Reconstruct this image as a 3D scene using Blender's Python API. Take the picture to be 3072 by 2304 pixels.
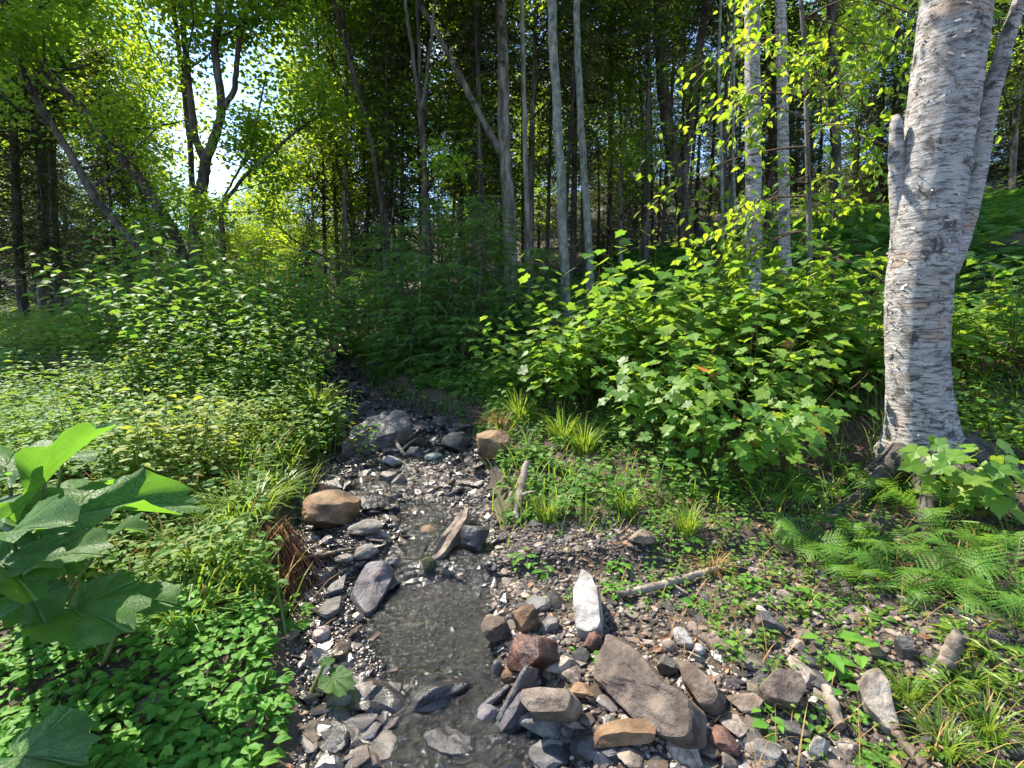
import bpy, bmesh, math, random
import numpy as np
from mathutils import Vector, Matrix, noise as mnoise

for o in list(bpy.data.objects):
    bpy.data.objects.remove(o)
SC = bpy.context.scene
COL = SC.collection

# ------------------------------------------------------------------ camera
FPX, CU, CV = 1500.0, 1536.0, 1152.0          # focal length in pixels of the 3072 x 2304 picture
CAM = np.array([0.0, 0.0, 1.55])
PITCH = math.radians(-5.8)
cam_d = bpy.data.cameras.new('camera')
cam = bpy.data.objects.new('camera', cam_d)
COL.objects.link(cam)
cam.location = CAM
cam.rotation_euler = (math.pi / 2 + PITCH, 0, 0)
cam_d.sensor_fit = 'HORIZONTAL'
cam_d.angle = 2 * math.atan(1536 / FPX)
cam_d.clip_start, cam_d.clip_end = 0.05, 1000
SC.camera = cam

# ------------------------------------------------------------------ sky, sun, exposure
SUN_AZ, SUN_EL = math.radians(-51), math.radians(54)   # azimuth from +Y, negative = towards -X
world = bpy.data.worlds.new('World')
SC.world = world
world.use_nodes = True
wn = world.node_tree
wn.nodes.clear()
w_out = wn.nodes.new('ShaderNodeOutputWorld')
w_bg = wn.nodes.new('ShaderNodeBackground')
w_sky = wn.nodes.new('ShaderNodeTexSky')
w_sky.sky_type = 'NISHITA'
w_sky.sun_disc = False
w_sky.sun_elevation = SUN_EL
w_sky.sun_rotation = SUN_AZ
w_sky.air_density, w_sky.dust_density, w_sky.ozone_density = 1.0, 0.0, 2.5
w_co = wn.nodes.new('ShaderNodeTexCoord')
w_no = wn.nodes.new('ShaderNodeTexNoise')
w_no.inputs['Scale'].default_value = 3.2
w_no.inputs['Detail'].default_value = 7
w_no.inputs['Roughness'].default_value = 0.6
w_rp = wn.nodes.new('ShaderNodeValToRGB')
w_rp.color_ramp.elements[0].position = 0.54
w_rp.color_ramp.elements[1].position = 0.72
w_mx = wn.nodes.new('ShaderNodeMixRGB')
w_mx.inputs['Color2'].default_value = (5.0, 5.1, 5.3, 1)
wn.links.new(w_co.outputs['Generated'], w_no.inputs['Vector'])
wn.links.new(w_no.outputs['Fac'], w_rp.inputs['Fac'])
wn.links.new(w_rp.outputs['Color'], w_mx.inputs['Fac'])
wn.links.new(w_sky.outputs['Color'], w_mx.inputs['Color1'])
wn.links.new(w_mx.outputs['Color'], w_bg.inputs['Color'])
w_bg.inputs['Strength'].default_value = 0.15
wn.links.new(w_bg.outputs['Background'], w_out.inputs['Surface'])

sun_d = bpy.data.lights.new('sun', 'SUN')
sun_d.energy = 4.8
sun_d.angle = math.radians(0.5)
sun_d.color = (1.0, 0.91, 0.76)
sun = bpy.data.objects.new('sun', sun_d)
COL.objects.link(sun)
SUN_DIR = Vector((math.sin(SUN_AZ) * math.cos(SUN_EL), math.cos(SUN_AZ) * math.cos(SUN_EL), math.sin(SUN_EL)))
sun.rotation_euler = SUN_DIR.to_track_quat('Z', 'Y').to_euler()
sun.location = (-20, 15, 40)

SC.view_settings.view_transform = 'Standard'
SC.view_settings.look = 'None'
SC.view_settings.gamma = 1
SC.view_settings.use_curve_mapping = False
SC.view_settings.exposure = 1.68
SC.render.engine = 'CYCLES'
cy = SC.cycles
cy.use_denoising = True
cy.max_bounces = 6
cy.diffuse_bounces = 3
cy.glossy_bounces = 2
cy.transmission_bounces = 4
cy.transparent_max_bounces = 6
cy.caustics_reflective = False
cy.caustics_refractive = False
cy.sample_clamp_indirect = 6

# ------------------------------------------------------------------ helpers
def tag(o, label=None, cat=None, group=None, kind=None):
    if label: o['label'] = label
    if cat: o['category'] = cat
    if group: o['group'] = group
    if kind: o['kind'] = kind
    return o

def link(name, data, parent=None, loc=None):
    o = bpy.data.objects.new(name, data)
    COL.objects.link(o)
    if parent is not None: o.parent = parent
    if loc is not None: o.location = loc
    return o

def empty(name, loc, rz=0.0, sc=1.0):
    o = link(name, None, None, loc)
    o.empty_display_size = 0.1
    o.rotation_euler = (0, 0, rz)
    o.scale = (sc, sc, sc)
    return o

def mesh(name, V, F, mat=None, smooth=False, sharp=None, midx=None):
    V = np.asarray(V, np.float32).reshape(-1, 3)
    F = np.asarray(F, np.int32)
    k = F.shape[1]
    me = bpy.data.meshes.new(name)
    me.vertices.add(len(V))
    me.vertices.foreach_set('co', V.ravel())
    me.loops.add(F.size)
    me.loops.foreach_set('vertex_index', F.ravel())
    me.polygons.add(len(F))
    me.polygons.foreach_set('loop_start', np.arange(0, F.size, k, dtype=np.int32))
    me.polygons.foreach_set('use_smooth', np.full(len(F), bool(smooth)))
    if mat is not None:
        for m in (mat if isinstance(mat, (list, tuple)) else [mat]):
            me.materials.append(m)
    if midx is not None:
        me.polygons.foreach_set('material_index', np.asarray(midx, np.int32))
    me.update(calc_edges=True)
    me.validate()
    if smooth and sharp is not None:
        me.set_sharp_from_angle(angle=math.radians(sharp))
    return me

def norm(a):
    a = np.asarray(a, float)
    return a / np.maximum(np.linalg.norm(a, axis=-1, keepdims=True), 1e-9)

def frames(axis, normal):
    """N x 3 x 3 rotation matrices: column 0 along axis, column 2 towards normal."""
    x = norm(axis)
    n = np.asarray(normal, float)
    z = norm(n - x * np.sum(n * x, -1, keepdims=True))
    y = np.cross(z, x)
    return np.stack([x, y, z], -1)

class MB:
    """collects triangles"""
    def __init__(s): s.v, s.f, s.n = [], [], 0
    def add(s, V, F):
        V = np.asarray(V, float).reshape(-1, 3); F = np.asarray(F, int)
        if F.shape[1] == 4: F = np.concatenate([F[:, [0, 1, 2]], F[:, [0, 2, 3]]])
        s.v.append(V); s.f.append(F + s.n); s.n += len(V)
    def scatter(s, tpl, locs, rots, sizes):
        tv, tf = tpl
        locs = np.asarray(locs, float).reshape(-1, 3)
        N = len(locs)
        if N == 0: return
        sizes = np.asarray(sizes, float).reshape(N, -1)
        P = tv[None] * (sizes[:, None, :] if sizes.shape[1] == 3 else sizes[:, :, None])
        P = np.einsum('nij,nkj->nki', rots, P) + locs[:, None]
        F = (tf[None] + (np.arange(N) * len(tv))[:, None, None]).reshape(-1, 3)
        s.add(P.reshape(-1, 3), F)
    def tube(s, pts, radii, n=6, cap=True):
        pts = np.asarray(pts, float); radii = np.broadcast_to(np.asarray(radii, float), (len(pts),))
        t = norm(np.gradient(pts, axis=0))
        ref = np.array([0, 0, 1.0]) if abs(t[0][2]) < 0.9 else np.array([1.0, 0, 0])
        rings = []
        a = np.linspace(0, 2 * math.pi, n, endpoint=False)
        for i in range(len(pts)):
            u = ref - t[i] * ref.dot(t[i]); u /= max(np.linalg.norm(u), 1e-9)
            w = np.cross(t[i], u); ref = u
            rings.append(pts[i] + radii[i] * (np.cos(a)[:, None] * u + np.sin(a)[:, None] * w))
        V = np.concatenate(rings); m = len(pts)
        i = np.arange(m - 1)[:, None] * n; j = np.arange(n)[None]; k = (j + 1) % n
        Q = np.stack([i + j, i + k, i + n + k, i + n + j], -1).reshape(-1, 4)
        F = np.concatenate([Q[:, [0, 1, 2]], Q[:, [0, 2, 3]]])
        if cap:
            V = np.concatenate([V, pts[:1], pts[-1:]])
            c0, c1 = m * n, m * n + 1; jj = np.arange(n); kk = (jj + 1) % n
            F = np.concatenate([F, np.stack([kk, jj, np.full(n, c0)], -1), np.stack([(m - 1) * n + jj, (m - 1) * n + kk, np.full(n, c1)], -1)])
        s.add(V, F)
    def arrays(s):
        return np.concatenate(s.v), np.concatenate(s.f)
    def build(s, name, mat, parent=None, smooth=False, loc=None, sharp=None):
        V, F = s.arrays()
        return link(name, mesh(name, V, F, mat, smooth, sharp), parent, loc)
    def data(s, name, mat, smooth=False, sharp=None):
        V, F = s.arrays()
        return mesh(name, V, F, mat, smooth, sharp)

def rs_(seed): return np.random.default_rng(seed)

def vnoise(x, y, seed=0):
    x = np.asarray(x, float); y = np.asarray(y, float)
    xi = np.floor(x).astype(np.int64); yi = np.floor(y).astype(np.int64)
    fx = x - xi; fy = y - yi
    fx = fx * fx * (3 - 2 * fx); fy = fy * fy * (3 - 2 * fy)
    def h(a, b):
        n = (a * 374761393 + b * 668265263 + seed * 144665) & 0x7fffffff
        n = ((n ^ (n >> 13)) * 1274126177) & 0x7fffffff
        return ((n ^ (n >> 16)) & 0xffff) / 65535.0
    return ((h(xi, yi) * (1 - fx) + h(xi + 1, yi) * fx) * (1 - fy) + (h(xi, yi + 1) * (1 - fx) + h(xi + 1, yi + 1) * fx) * fy) * 2 - 1

def sstep(a, b, x):
    t = np.clip((x - a) / (b - a), 0, 1)
    return t * t * (3 - 2 * t)

# ------------------------------------------------------------------ lie of the land
YK = [-60, 0, 1.83, 2.56, 3.2, 3.95, 4.66, 5.7, 6.3, 7.3, 9.5, 12.8, 18.4, 30, 150]
XK = [.2, .1, -.31, -.66, -.78, -.95, -1.05, -1.2, -1.65, -2.6, -3.75, -5.05, -7.1, -10, -40]
WY = [-60, 0, 1.83, 2.3, 2.56, 3.2, 3.95, 4.66, 5.96, 7.3, 9, 12.8, 18, 150]
WK = [.4, .4, .45, .53, .58, .66, .74, .76, .68, .60, .62, .65, .4, .4]
LY = [-60, 0, 1.6, 2.0, 2.85, 2.95, 3.6, 4.6, 5.6, 5.75, 7, 7.25, 9, 12.8, 18.4, 30, 60, 160]
LZ = [-1.0, -.06, 0, .04, .06, .16, .21, .30, .40, .47, .58, .72, .88, 1.2, 1.85, 4.6, 13, 24]

def stream(x, y):
    xc = np.interp(y, YK, XK); w = np.interp(y, WY, WK)
    return x - xc, w

def level(y): return np.interp(y, LY, LZ)

def H(x, y):
    x = np.asarray(x, float); y = np.asarray(y, float)
    d, w = stream(x, y)
    w = w * (1 + .16 * vnoise(y * 2.3, d * 0 + np.sign(d) * 3, 5))
    a = np.abs(d) - w
    ap = np.maximum(a, 0)
    bl = np.interp(y, [0, 1.5, 2.2, 3, 5, 8, 15], [.06, .08, .2, .28, .3, .3, .3])
    br = np.interp(y, [0, 3.2, 4.2, 5, 7, 12], [.03, .05, .20, .24, .20, .25])
    rl = np.minimum(ap, 7.)
    zl = bl * sstep(0, .28, a) + .045 * rl
    r = np.minimum(ap, 9.)
    zr = br * sstep(0, .22, a) + .05 * r + .019 * r * r + .16 * np.minimum(ap - r, 25.) + .03 * np.maximum(ap - 34., 0)
    z = level(y) + np.where(d < 0, zl, zr)
    inside = np.clip(1 - (d / np.maximum(w, .05)) ** 2, 0, 1)
    depth = np.interp(y, [1.6, 2.2, 2.8, 3.0, 4, 20], [.05, .09, .09, .045, .03, .05])
    z = z - depth * np.sqrt(inside)
    z = z + inside * .045 * vnoise(x * 3.1, y * 2.4, 11) + inside * .02 * vnoise(x * 9, y * 9, 12)
    shore = np.interp(y, [1.5, 2.0, 2.4, 3.3, 3.9, 4.6], [0, .04, .10, .11, .05, 0])
    z = z + inside ** .5 * shore * np.clip(-d / np.maximum(w, .05) * 1.6 + .10, -.1, 1)
    out = sstep(0, .8, a)
    z = z + out * (.06 * vnoise(x * .9, y * .9, 1) + .03 * vnoise(x * 2.3, y * 2.3, 2)) + .010 * vnoise(x * 8, y * 8, 3) + .05 * sstep(6, 14, y) * vnoise(x * .35, y * .35, 4) * 3
    return z

def hz(x, y): return float(H(x, y))

cp, sp = math.cos(PITCH), math.sin(PITCH)
def ray(u, v):
    a, b = (u - CU) / FPX, (CV - v) / FPX
    return np.array([a, cp - b * sp, sp + b * cp])

def at(u, v, Y):
    """point at depth Y that the photograph shows at pixel (u, v)"""
    d = ray(u, v)
    return CAM + d * (Y / d[1])

def ground_at(u, v, lift=0.0):
    """where the ground (raised by lift) is met along the line of sight through (u, v)"""
    d = ray(u, v)
    t = np.geomspace(.8, 60, 420)
    P = CAM + t[:, None] * d
    below = P[:, 2] < H(P[:, 0], P[:, 1]) + lift
    i = int(np.argmax(below)) if below.any() else len(t) - 1
    lo, hi = t[max(i - 1, 0)], t[i]
    for _ in range(9):
        m = .5 * (lo + hi); p = CAM + m * d
        if p[2] < hz(p[0], p[1]) + lift: hi = m
        else: lo = m
    return CAM + hi * d

def on(x, y, dz=0.0): return np.array([x, y, hz(x, y) + dz])

# ------------------------------------------------------------------ materials
def new_mat(name):
    m = bpy.data.materials.new(name); m.use_nodes = True
    nt = m.node_tree; nt.nodes.clear()
    return m, nt, nt.nodes.new, nt.links.new

def ramp(nt, stops):
    r = nt.nodes.new('ShaderNodeValToRGB'); cr = r.color_ramp
    while len(cr.elements) > 1: cr.elements.remove(cr.elements[-1])
    cr.elements[0].position = stops[0][0]; cr.elements[0].color = (*stops[0][1], 1)
    for p, c in stops[1:]:
        e = cr.elements.new(p); e.color = (*c, 1)
    return r

def leaf_mat(name, cols, trans, fac=.4, rough=.42, spec=.35, tscale=1.0):
    """thin leaf: reflecting blade mixed with light shining through; every leaf its own tone"""
    m, nt, N, L = new_mat(name)
    geo = N('ShaderNodeNewGeometry'); oi = N('ShaderNodeObjectInfo')
    ad = N('ShaderNodeMath'); ad.operation = 'ADD'
    fr = N('ShaderNodeMath'); fr.operation = 'FRACT'
    L(geo.outputs['Random Per Island'], ad.inputs[0]); L(oi.outputs['Random'], ad.inputs[1]); L(ad.outputs[0], fr.inputs[0])
    k = len(cols) - 1
    rp = ramp(nt, [(i / k, c) for i, c in enumerate(cols)])
    L(fr.outputs[0], rp.inputs['Fac'])
    rt = ramp(nt, [(0, trans[0]), (1, trans[1])])
    L(fr.outputs[0], rt.inputs['Fac'])
    p = N('ShaderNodeBsdfPrincipled')
    L(rp.outputs['Color'], p.inputs['Base Color'])
    p.inputs['Roughness'].default_value = rough
    p.inputs['Specular IOR Level'].default_value = spec
    tr = N('ShaderNodeBsdfTranslucent'); L(rt.outputs['Color'], tr.inputs['Color'])
    mx = N('ShaderNodeMixShader'); mx.inputs['Fac'].default_value = fac
    L(p.outputs[0], mx.inputs[1]); L(tr.outputs[0], mx.inputs[2])
    out = N('ShaderNodeOutputMaterial'); L(mx.outputs[0], out.inputs['Surface'])
    return m

def solid_mat(name, stops, scale=6, rough=.8, bump=.4, bscale=25, stretch=(1, 1, 1), spec=.3, detail=6, perobj=.0, bdist=.02, rrange=None, layer=None, island=False, mixst=None):
    """noise-mottled solid with fine relief. layer=(scale, strength): bedding bands in local z."""
    m, nt, N, L = new_mat(name)
    tc = N('ShaderNodeTexCoord'); mp = N('ShaderNodeMapping')
    mp.inputs['Scale'].default_value = stretch
    oi = N('ShaderNodeObjectInfo')
    L(tc.outputs['Object'], mp.inputs['Vector'])
    vadd = N('ShaderNodeVectorMath'); vadd.operation = 'ADD'
    vm = N('ShaderNodeVectorMath'); vm.operation = 'SCALE'; vm.inputs[0].default_value = (37, 91, 53)
    L(oi.outputs['Random'], vm.inputs['Scale'])
    L(mp.outputs[0], vadd.inputs[0]); L(vm.outputs[0], vadd.inputs[1])
    n1 = N('ShaderNodeTexNoise'); n1.inputs['Scale'].default_value = scale; n1.inputs['Detail'].default_value = detail; n1.inputs['Roughness'].default_value = .62
    L(vadd.outputs[0], n1.inputs['Vector'])
    fac = n1.outputs['Fac']
    if perobj or island:
        src = N('ShaderNodeNewGeometry').outputs['Random Per Island'] if island else oi.outputs['Random']
        mr = N('ShaderNodeMath'); mr.operation = 'MULTIPLY_ADD'
        L(src, mr.inputs[0]); mr.inputs[1].default_value = perobj; 
        sb = N('ShaderNodeMath'); sb.operation = 'SUBTRACT'; L(fac, sb.inputs[0]); sb.inputs[1].default_value = perobj / 2
        L(sb.outputs[0], mr.inputs[2]); fac = mr.outputs[0]
    rp = ramp(nt, stops); L(fac, rp.inputs['Fac'])
    col = rp.outputs['Color']
    p = N('ShaderNodeBsdfPrincipled')
    if mixst:   # second mottling: (scale, lo, hi, colour)
        n3 = N('ShaderNodeTexNoise'); n3.inputs['Scale'].default_value = mixst[0]; n3.inputs['Detail'].default_value = 8; n3.inputs['Roughness'].default_value = .7
        L(vadd.outputs[0], n3.inputs['Vector'])
        r3 = ramp(nt, [(mixst[1], (0, 0, 0)), (mixst[2], (1, 1, 1))]); L(n3.outputs['Fac'], r3.inputs['Fac'])
        mc = N('ShaderNodeMixRGB'); L(r3.outputs['Color'], mc.inputs['Fac']); L(col, mc.inputs['Color1']); mc.inputs['Color2'].default_value = (*mixst[3], 1)
        col = mc.outputs['Color']
    L(col, p.inputs['Base Color'])
    p.inputs['Specular IOR Level'].default_value = spec
    n2 = N('ShaderNodeTexNoise'); n2.inputs['Scale'].default_value = bscale; n2.inputs['Detail'].default_value = 8; n2.inputs['Roughness'].default_value = .65
    L(vadd.outputs[0], n2.inputs['Vector'])
    hgt = n2.outputs['Fac']
    if layer:
        mpl = N('ShaderNodeMapping'); mpl.inputs['Scale'].default_value = (1.2, 1.2, layer[0]); L(vadd.outputs[0], mpl.inputs['Vector'])
        nl = N('ShaderNodeTexNoise'); nl.inputs['Scale'].default_value = 2; nl.inputs['Detail'].default_value = 4; L(mpl.outputs[0], nl.inputs['Vector'])
        ml = N('ShaderNodeMath'); ml.operation = 'MULTIPLY_ADD'; L(nl.outputs['Fac'], ml.inputs[0]); ml.inputs[1].default_value = layer[1]; L(hgt, ml.inputs[2]); hgt = ml.outputs[0]
    bp = N('ShaderNodeBump'); bp.inputs['Strength'].default_value = bump; bp.inputs['Distance'].default_value = bdist
    L(hgt, bp.inputs['Height']); L(bp.outputs[0], p.inputs['Normal'])
    if rrange:
        rr = N('ShaderNodeMapRange'); L(n2.outputs['Fac'], rr.inputs['Value']); rr.inputs['From Min'].default_value = .35; rr.inputs['From Max'].default_value = .65
        rr.inputs['To Min'].default_value, rr.inputs['To Max'].default_value = rrange; L(rr.outputs[0], p.inputs['Roughness'])
    else: p.inputs['Roughness'].default_value = rough
    out = N('ShaderNodeOutputMaterial'); L(p.outputs[0], out.inputs['Surface'])
    return m

M = {}
# foliage
M['maple'] = leaf_mat('maple_leaf', [(.045, .115, .016), (.07, .165, .022), (.10, .20, .03), (.15, .23, .035)], [(.20, .42, .03), (.40, .54, .05)], .40, .48, .3)
M['canopy'] = leaf_mat('canopy_leaf', [(.04, .10, .014), (.06, .145, .018), (.095, .175, .02)], [(.26, .46, .02), (.48, .58, .035)], .56, .5, .3)
M['canopy_dark'] = leaf_mat('shade_canopy_leaf', [(.03, .095, .02), (.05, .13, .024), (.08, .17, .028)], [(.22, .44, .04), (.42, .54, .05)], .52, .5, .3)
M['spruce'] = leaf_mat('spruce_needle', [(.03, .045, .02), (.05, .07, .028), (.08, .10, .04)], [(.12, .16, .04), (.18, .22, .05)], .28, .55, .25)
M['fir'] = leaf_mat('young_fir_needle', [(.05, .12, .026), (.08, .17, .034), (.12, .21, .04)], [(.16, .36, .04), (.26, .44, .05)], .32, .5, .3)
M['herb'] = leaf_mat('herb_leaf', [(.04, .11, .018), (.065, .155, .025), (.10, .19, .03), (.15, .21, .035)], [(.22, .42, .035), (.40, .50, .05)], .36, .55, .2)
M['herb_yellow'] = leaf_mat('yellow_weed_leaf', [(.08, .15, .02), (.13, .20, .028), (.19, .22, .04)], [(.36, .48, .04), (.50, .52, .06)], .38, .55, .2)
M['herb_dark'] = leaf_mat('shrub_leaf', [(.035, .105, .02), (.055, .145, .025), (.085, .18, .03), (.12, .20, .035)], [(.18, .40, .04), (.34, .48, .05)], .36, .55, .2)
M['cover'] = leaf_mat('ground_cover_leaf', [(.05, .16, .02), (.075, .20, .025), (.11, .24, .03)], [(.20, .42, .03), (.32, .50, .04)], .34, .55, .2)
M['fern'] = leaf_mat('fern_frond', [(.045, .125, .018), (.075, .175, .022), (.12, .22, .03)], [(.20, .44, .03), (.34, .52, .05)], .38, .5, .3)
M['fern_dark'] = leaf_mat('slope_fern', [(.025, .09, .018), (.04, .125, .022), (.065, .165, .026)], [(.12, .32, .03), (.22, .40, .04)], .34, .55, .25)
M['grass'] = leaf_mat('grass_blade', [(.06, .14, .015), (.10, .19, .02), (.17, .22, .03)], [(.25, .42, .03), (.42, .50, .05)], .38, .4, .4)
M['straw'] = leaf_mat('dry_grass', [(.20, .12, .045), (.30, .17, .06), (.36, .24, .09)], [(.3, .2, .08), (.4, .28, .1)], .2, .6, .2)
M['roots'] = leaf_mat('root_fibre', [(.12, .055, .028), (.20, .09, .045), (.30, .15, .075)], [(.2, .1, .05), (.3, .15, .07)], .08, .6, .25)
M['litter'] = leaf_mat('dead_leaf', [(.10, .05, .028), (.19, .10, .055), (.30, .19, .11), (.16, .06, .045)], [(.2, .1, .04), (.3, .18, .08)], .12, .6, .2)
M['red_leaf'] = leaf_mat('young_red_leaf', [(.35, .11, .04), (.42, .18, .05)], [(.6, .2, .05), (.6, .3, .06)], .4, .45, .35)
# stone
M['slate'] = solid_mat('dark_slate', [(.36, (.020, .020, .023)), (.5, (.048, .047, .051)), (.64, (.105, .10, .10))], 9, bump=.8, bscale=26, rrange=(.34, .62), spec=.5, perobj=.25, layer=(14, .8), detail=9, mixst=(6, .54, .68, (.11, .062, .036)))
M['slate_wet'] = solid_mat('wet_slate', [(.36, (.010, .010, .012)), (.5, (.024, .024, .028)), (.64, (.06, .057, .062))], 9, bump=.75, bscale=26, rrange=(.14, .42), spec=.6, perobj=.25, layer=(12, .7), detail=9, mixst=(6, .54, .68, (.05, .026, .017)))
M['violet'] = solid_mat('violet_grey_stone', [(.36, (.036, .032, .04)), (.5, (.075, .067, .078)), (.64, (.14, .125, .135))], 10, bump=.8, bscale=34, rrange=(.35, .65), spec=.45, layer=(8, .5), detail=9, mixst=(6, .54, .68, (.12, .08, .075)))
M['grey'] = solid_mat('grey_stone', [(.36, (.04, .038, .036)), (.5, (.092, .087, .082)), (.64, (.18, .168, .155))], 9, bump=.85, bscale=30, rough=.75, perobj=.2, layer=(10, .7), detail=9, mixst=(6, .54, .68, (.17, .115, .075)))
M['brown'] = solid_mat('brown_boulder_stone', [(.36, (.045, .026, .016)), (.48, (.125, .072, .04)), (.62, (.22, .14, .08))], 7, bump=.8, bscale=34, rough=.7, mixst=(9, .52, .72, (.07, .055, .03)), detail=9)
M['tan'] = solid_mat('tan_stone', [(.36, (.072, .054, .042)), (.5, (.16, .125, .098)), (.66, (.27, .22, .175))], 8, bump=.85, bscale=32, rough=.8, perobj=.2, mixst=(14, .55, .75, (.12, .07, .042)), layer=(9, .6), detail=9)
M['slabstone'] = solid_mat('slab_stone', [(.36, (.05, .038, .032)), (.5, (.118, .092, .075)), (.66, (.20, .165, .135))], 7, bump=1.0, bscale=26, rough=.75, mixst=(3.5, .54, .72, (.12, .066, .036)), layer=(8, .5), detail=10)
M['rust'] = solid_mat('rust_red_stone', [(.36, (.026, .011, .010)), (.5, (.068, .028, .021)), (.64, (.13, .06, .04))], 8, bump=.8, bscale=30, rrange=(.25, .55), spec=.5, detail=9)
M['pale'] = solid_mat('pale_stone', [(.36, (.13, .12, .112)), (.5, (.25, .235, .22)), (.64, (.38, .36, .34))], 9, bump=.85, bscale=30, rough=.75, mixst=(8, .55, .75, (.12, .085, .065)), layer=(10, .7), detail=9)
M['pink'] = solid_mat('pinkish_stone', [(.25, (.15, .105, .105)), (.5, (.23, .165, .162)), (.75, (.34, .27, .26))], 12, bump=.4, bscale=30, rough=.5)
M['teal'] = solid_mat('greenish_stone', [(.25, (.03, .05, .047)), (.5, (.06, .09, .084)), (.75, (.10, .13, .12))], 9, bump=.4, bscale=30, rough=.5)
M['moss_stone'] = solid_mat('mossy_stone', [(.38, (.03, .03, .02)), (.5, (.065, .06, .042)), (.62, (.12, .11, .08))], 9, bump=.8, bscale=34, rough=.85, mixst=(5, .50, .66, (.045, .055, .018)))
PEB = [(.08, (.018, .018, .021)), (.26, (.045, .043, .045)), (.40, (.10, .084, .07)), (.54, (.17, .125, .088)), (.66, (.065, .054, .058)), (.80, (.20, .16, .125)), (.97, (.34, .30, .27))]
M['pebble'] = solid_mat('pebbles_dry', PEB, 4, bump=.3, bscale=60, rough=.7, perobj=.8, island=True)
M['pebble_wet'] = solid_mat('pebbles_wet', [(a, (c[0] * .5, c[1] * .5, c[2] * .52)) for a, c in PEB], 4, bump=.25, bscale=60, rough=.22, spec=.6, perobj=.8, island=True)
M['cobble'] = solid_mat('cobble_stone', [(a, (c[0] * .95, c[1] * .95, c[2] * .95)) for a, c in PEB], 5, bump=.45, bscale=34, rrange=(.45, .7), perobj=.8)
M['cobble_wet'] = solid_mat('cobble_stone_wet', [(a, (c[0] * .48, c[1] * .48, c[2] * .52)) for a, c in PEB[:5]], 5, bump=.4, bscale=34, rrange=(.12, .35), spec=.6, perobj=.7)
# wood
M['bark'] = solid_mat('dark_bark', [(.38, (.022, .018, .015)), (.5, (.055, .046, .038)), (.62, (.11, .095, .08))], 9, bump=.9, bscale=22, stretch=(1, 1, .2), rough=.9, bdist=.06)
M['bark_grey'] = solid_mat('grey_bark', [(.38, (.05, .046, .04)), (.5, (.12, .11, .098)), (.62, (.22, .21, .19))], 8, bump=.8, bscale=24, stretch=(1, 1, .25), rough=.9, bdist=.05)
M['poplar'] = solid_mat('poplar_bark', [(.28, (.028, .027, .023)), (.42, (.10, .102, .09)), (.6, (.19, .20, .175)), (.8, (.30, .31, .28))], 12, bump=.7, bscale=30, stretch=(1, 1, .6), rough=.85, mixst=(16, .53, .64, (.085, .12, .09)))
M['birch_plain'] = solid_mat('birch_bark', [(.30, (.045, .038, .034)), (.42, (.17, .155, .145)), (.52, (.40, .385, .38)), (.78, (.60, .585, .57))], 4.5, bump=.9, bscale=9, stretch=(1.1, 1.1, 6.5), rough=.75, detail=10, bdist=.03, mixst=(7, .56, .70, (.10, .085, .078)))
def birch_mat():
    m, nt, N, L = new_mat('birch_bark_white')
    tc = N('ShaderNodeTexCoord')
    def noise(sc, st, det=8, rough=.6, dist=0):
        mp = N('ShaderNodeMapping'); mp.inputs['Scale'].default_value = st; L(tc.outputs['Object'], mp.inputs['Vector'])
        n = N('ShaderNodeTexNoise'); n.inputs['Scale'].default_value = sc; n.inputs['Detail'].default_value = det; n.inputs['Roughness'].default_value = rough; n.inputs['Distortion'].default_value = dist
        L(mp.outputs[0], n.inputs['Vector']); return n.outputs['Fac']
    base = ramp(nt, [(.3, (.24, .222, .215)), (.5, (.42, .395, .385)), (.7, (.56, .535, .52))]); L(noise(5, (1, 1, 2.2), 6), base.inputs['Fac'])
    warm = ramp(nt, [(.56, (0, 0, 0)), (.7, (1, 1, 1))]); L(noise(3.5, (1, 1, 1.5), 4), warm.inputs['Fac'])
    c1 = N('ShaderNodeMixRGB'); L(warm.outputs['Color'], c1.inputs['Fac']); L(base.outputs['Color'], c1.inputs['Color1']); c1.inputs['Color2'].default_value = (.42, .28, .20, 1)
    nl = noise(10, (1, 1, 5.5), 6, .7, .6)
    len_ = ramp(nt, [(.50, (0, 0, 0)), (.60, (1, 1, 1))]); L(nl, len_.inputs['Fac'])
    c2 = N('ShaderNodeMixRGB'); L(len_.outputs['Color'], c2.inputs['Fac']); L(c1.outputs['Color'], c2.inputs['Color1']); c2.inputs['Color2'].default_value = (.085, .072, .066, 1)
    nr_ = noise(7, (1, 1, .9), 12, .78, .4)
    rgh = ramp(nt, [(.535, (0, 0, 0)), (.60, (1, 1, 1))]); L(nr_, rgh.inputs['Fac'])
    c3 = N('ShaderNodeMixRGB'); L(rgh.outputs['Color'], c3.inputs['Fac']); L(c2.outputs['Color'], c3.inputs['Color1']); c3.inputs['Color2'].default_value = (.06, .052, .048, 1)
    p = N('ShaderNodeBsdfPrincipled'); L(c3.outputs['Color'], p.inputs['Base Color']); p.inputs['Roughness'].default_value = .7
    ad = N('ShaderNodeMath'); ad.operation = 'MULTIPLY_ADD'; L(nr_, ad.inputs[0]); ad.inputs[1].default_value = -1.2; L(nl, ad.inputs[2])
    bp = N('ShaderNodeBump'); bp.inputs['Strength'].default_value = .9; bp.inputs['Distance'].default_value = .04; L(ad.outputs[0], bp.inputs['Height']); L(bp.outputs[0], p.inputs['Normal'])
    o = N('ShaderNodeOutputMaterial'); L(p.outputs[0], o.inputs['Surface']); return m
M['birch'] = birch_mat()
M['birch_root'] = solid_mat('birch_root_bark', [(.3, (.03, .026, .023)), (.5, (.075, .066, .06)), (.75, (.19, .17, .155))], 7, bump=1.0, bscale=20, rough=.9, bdist=.04)
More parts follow.
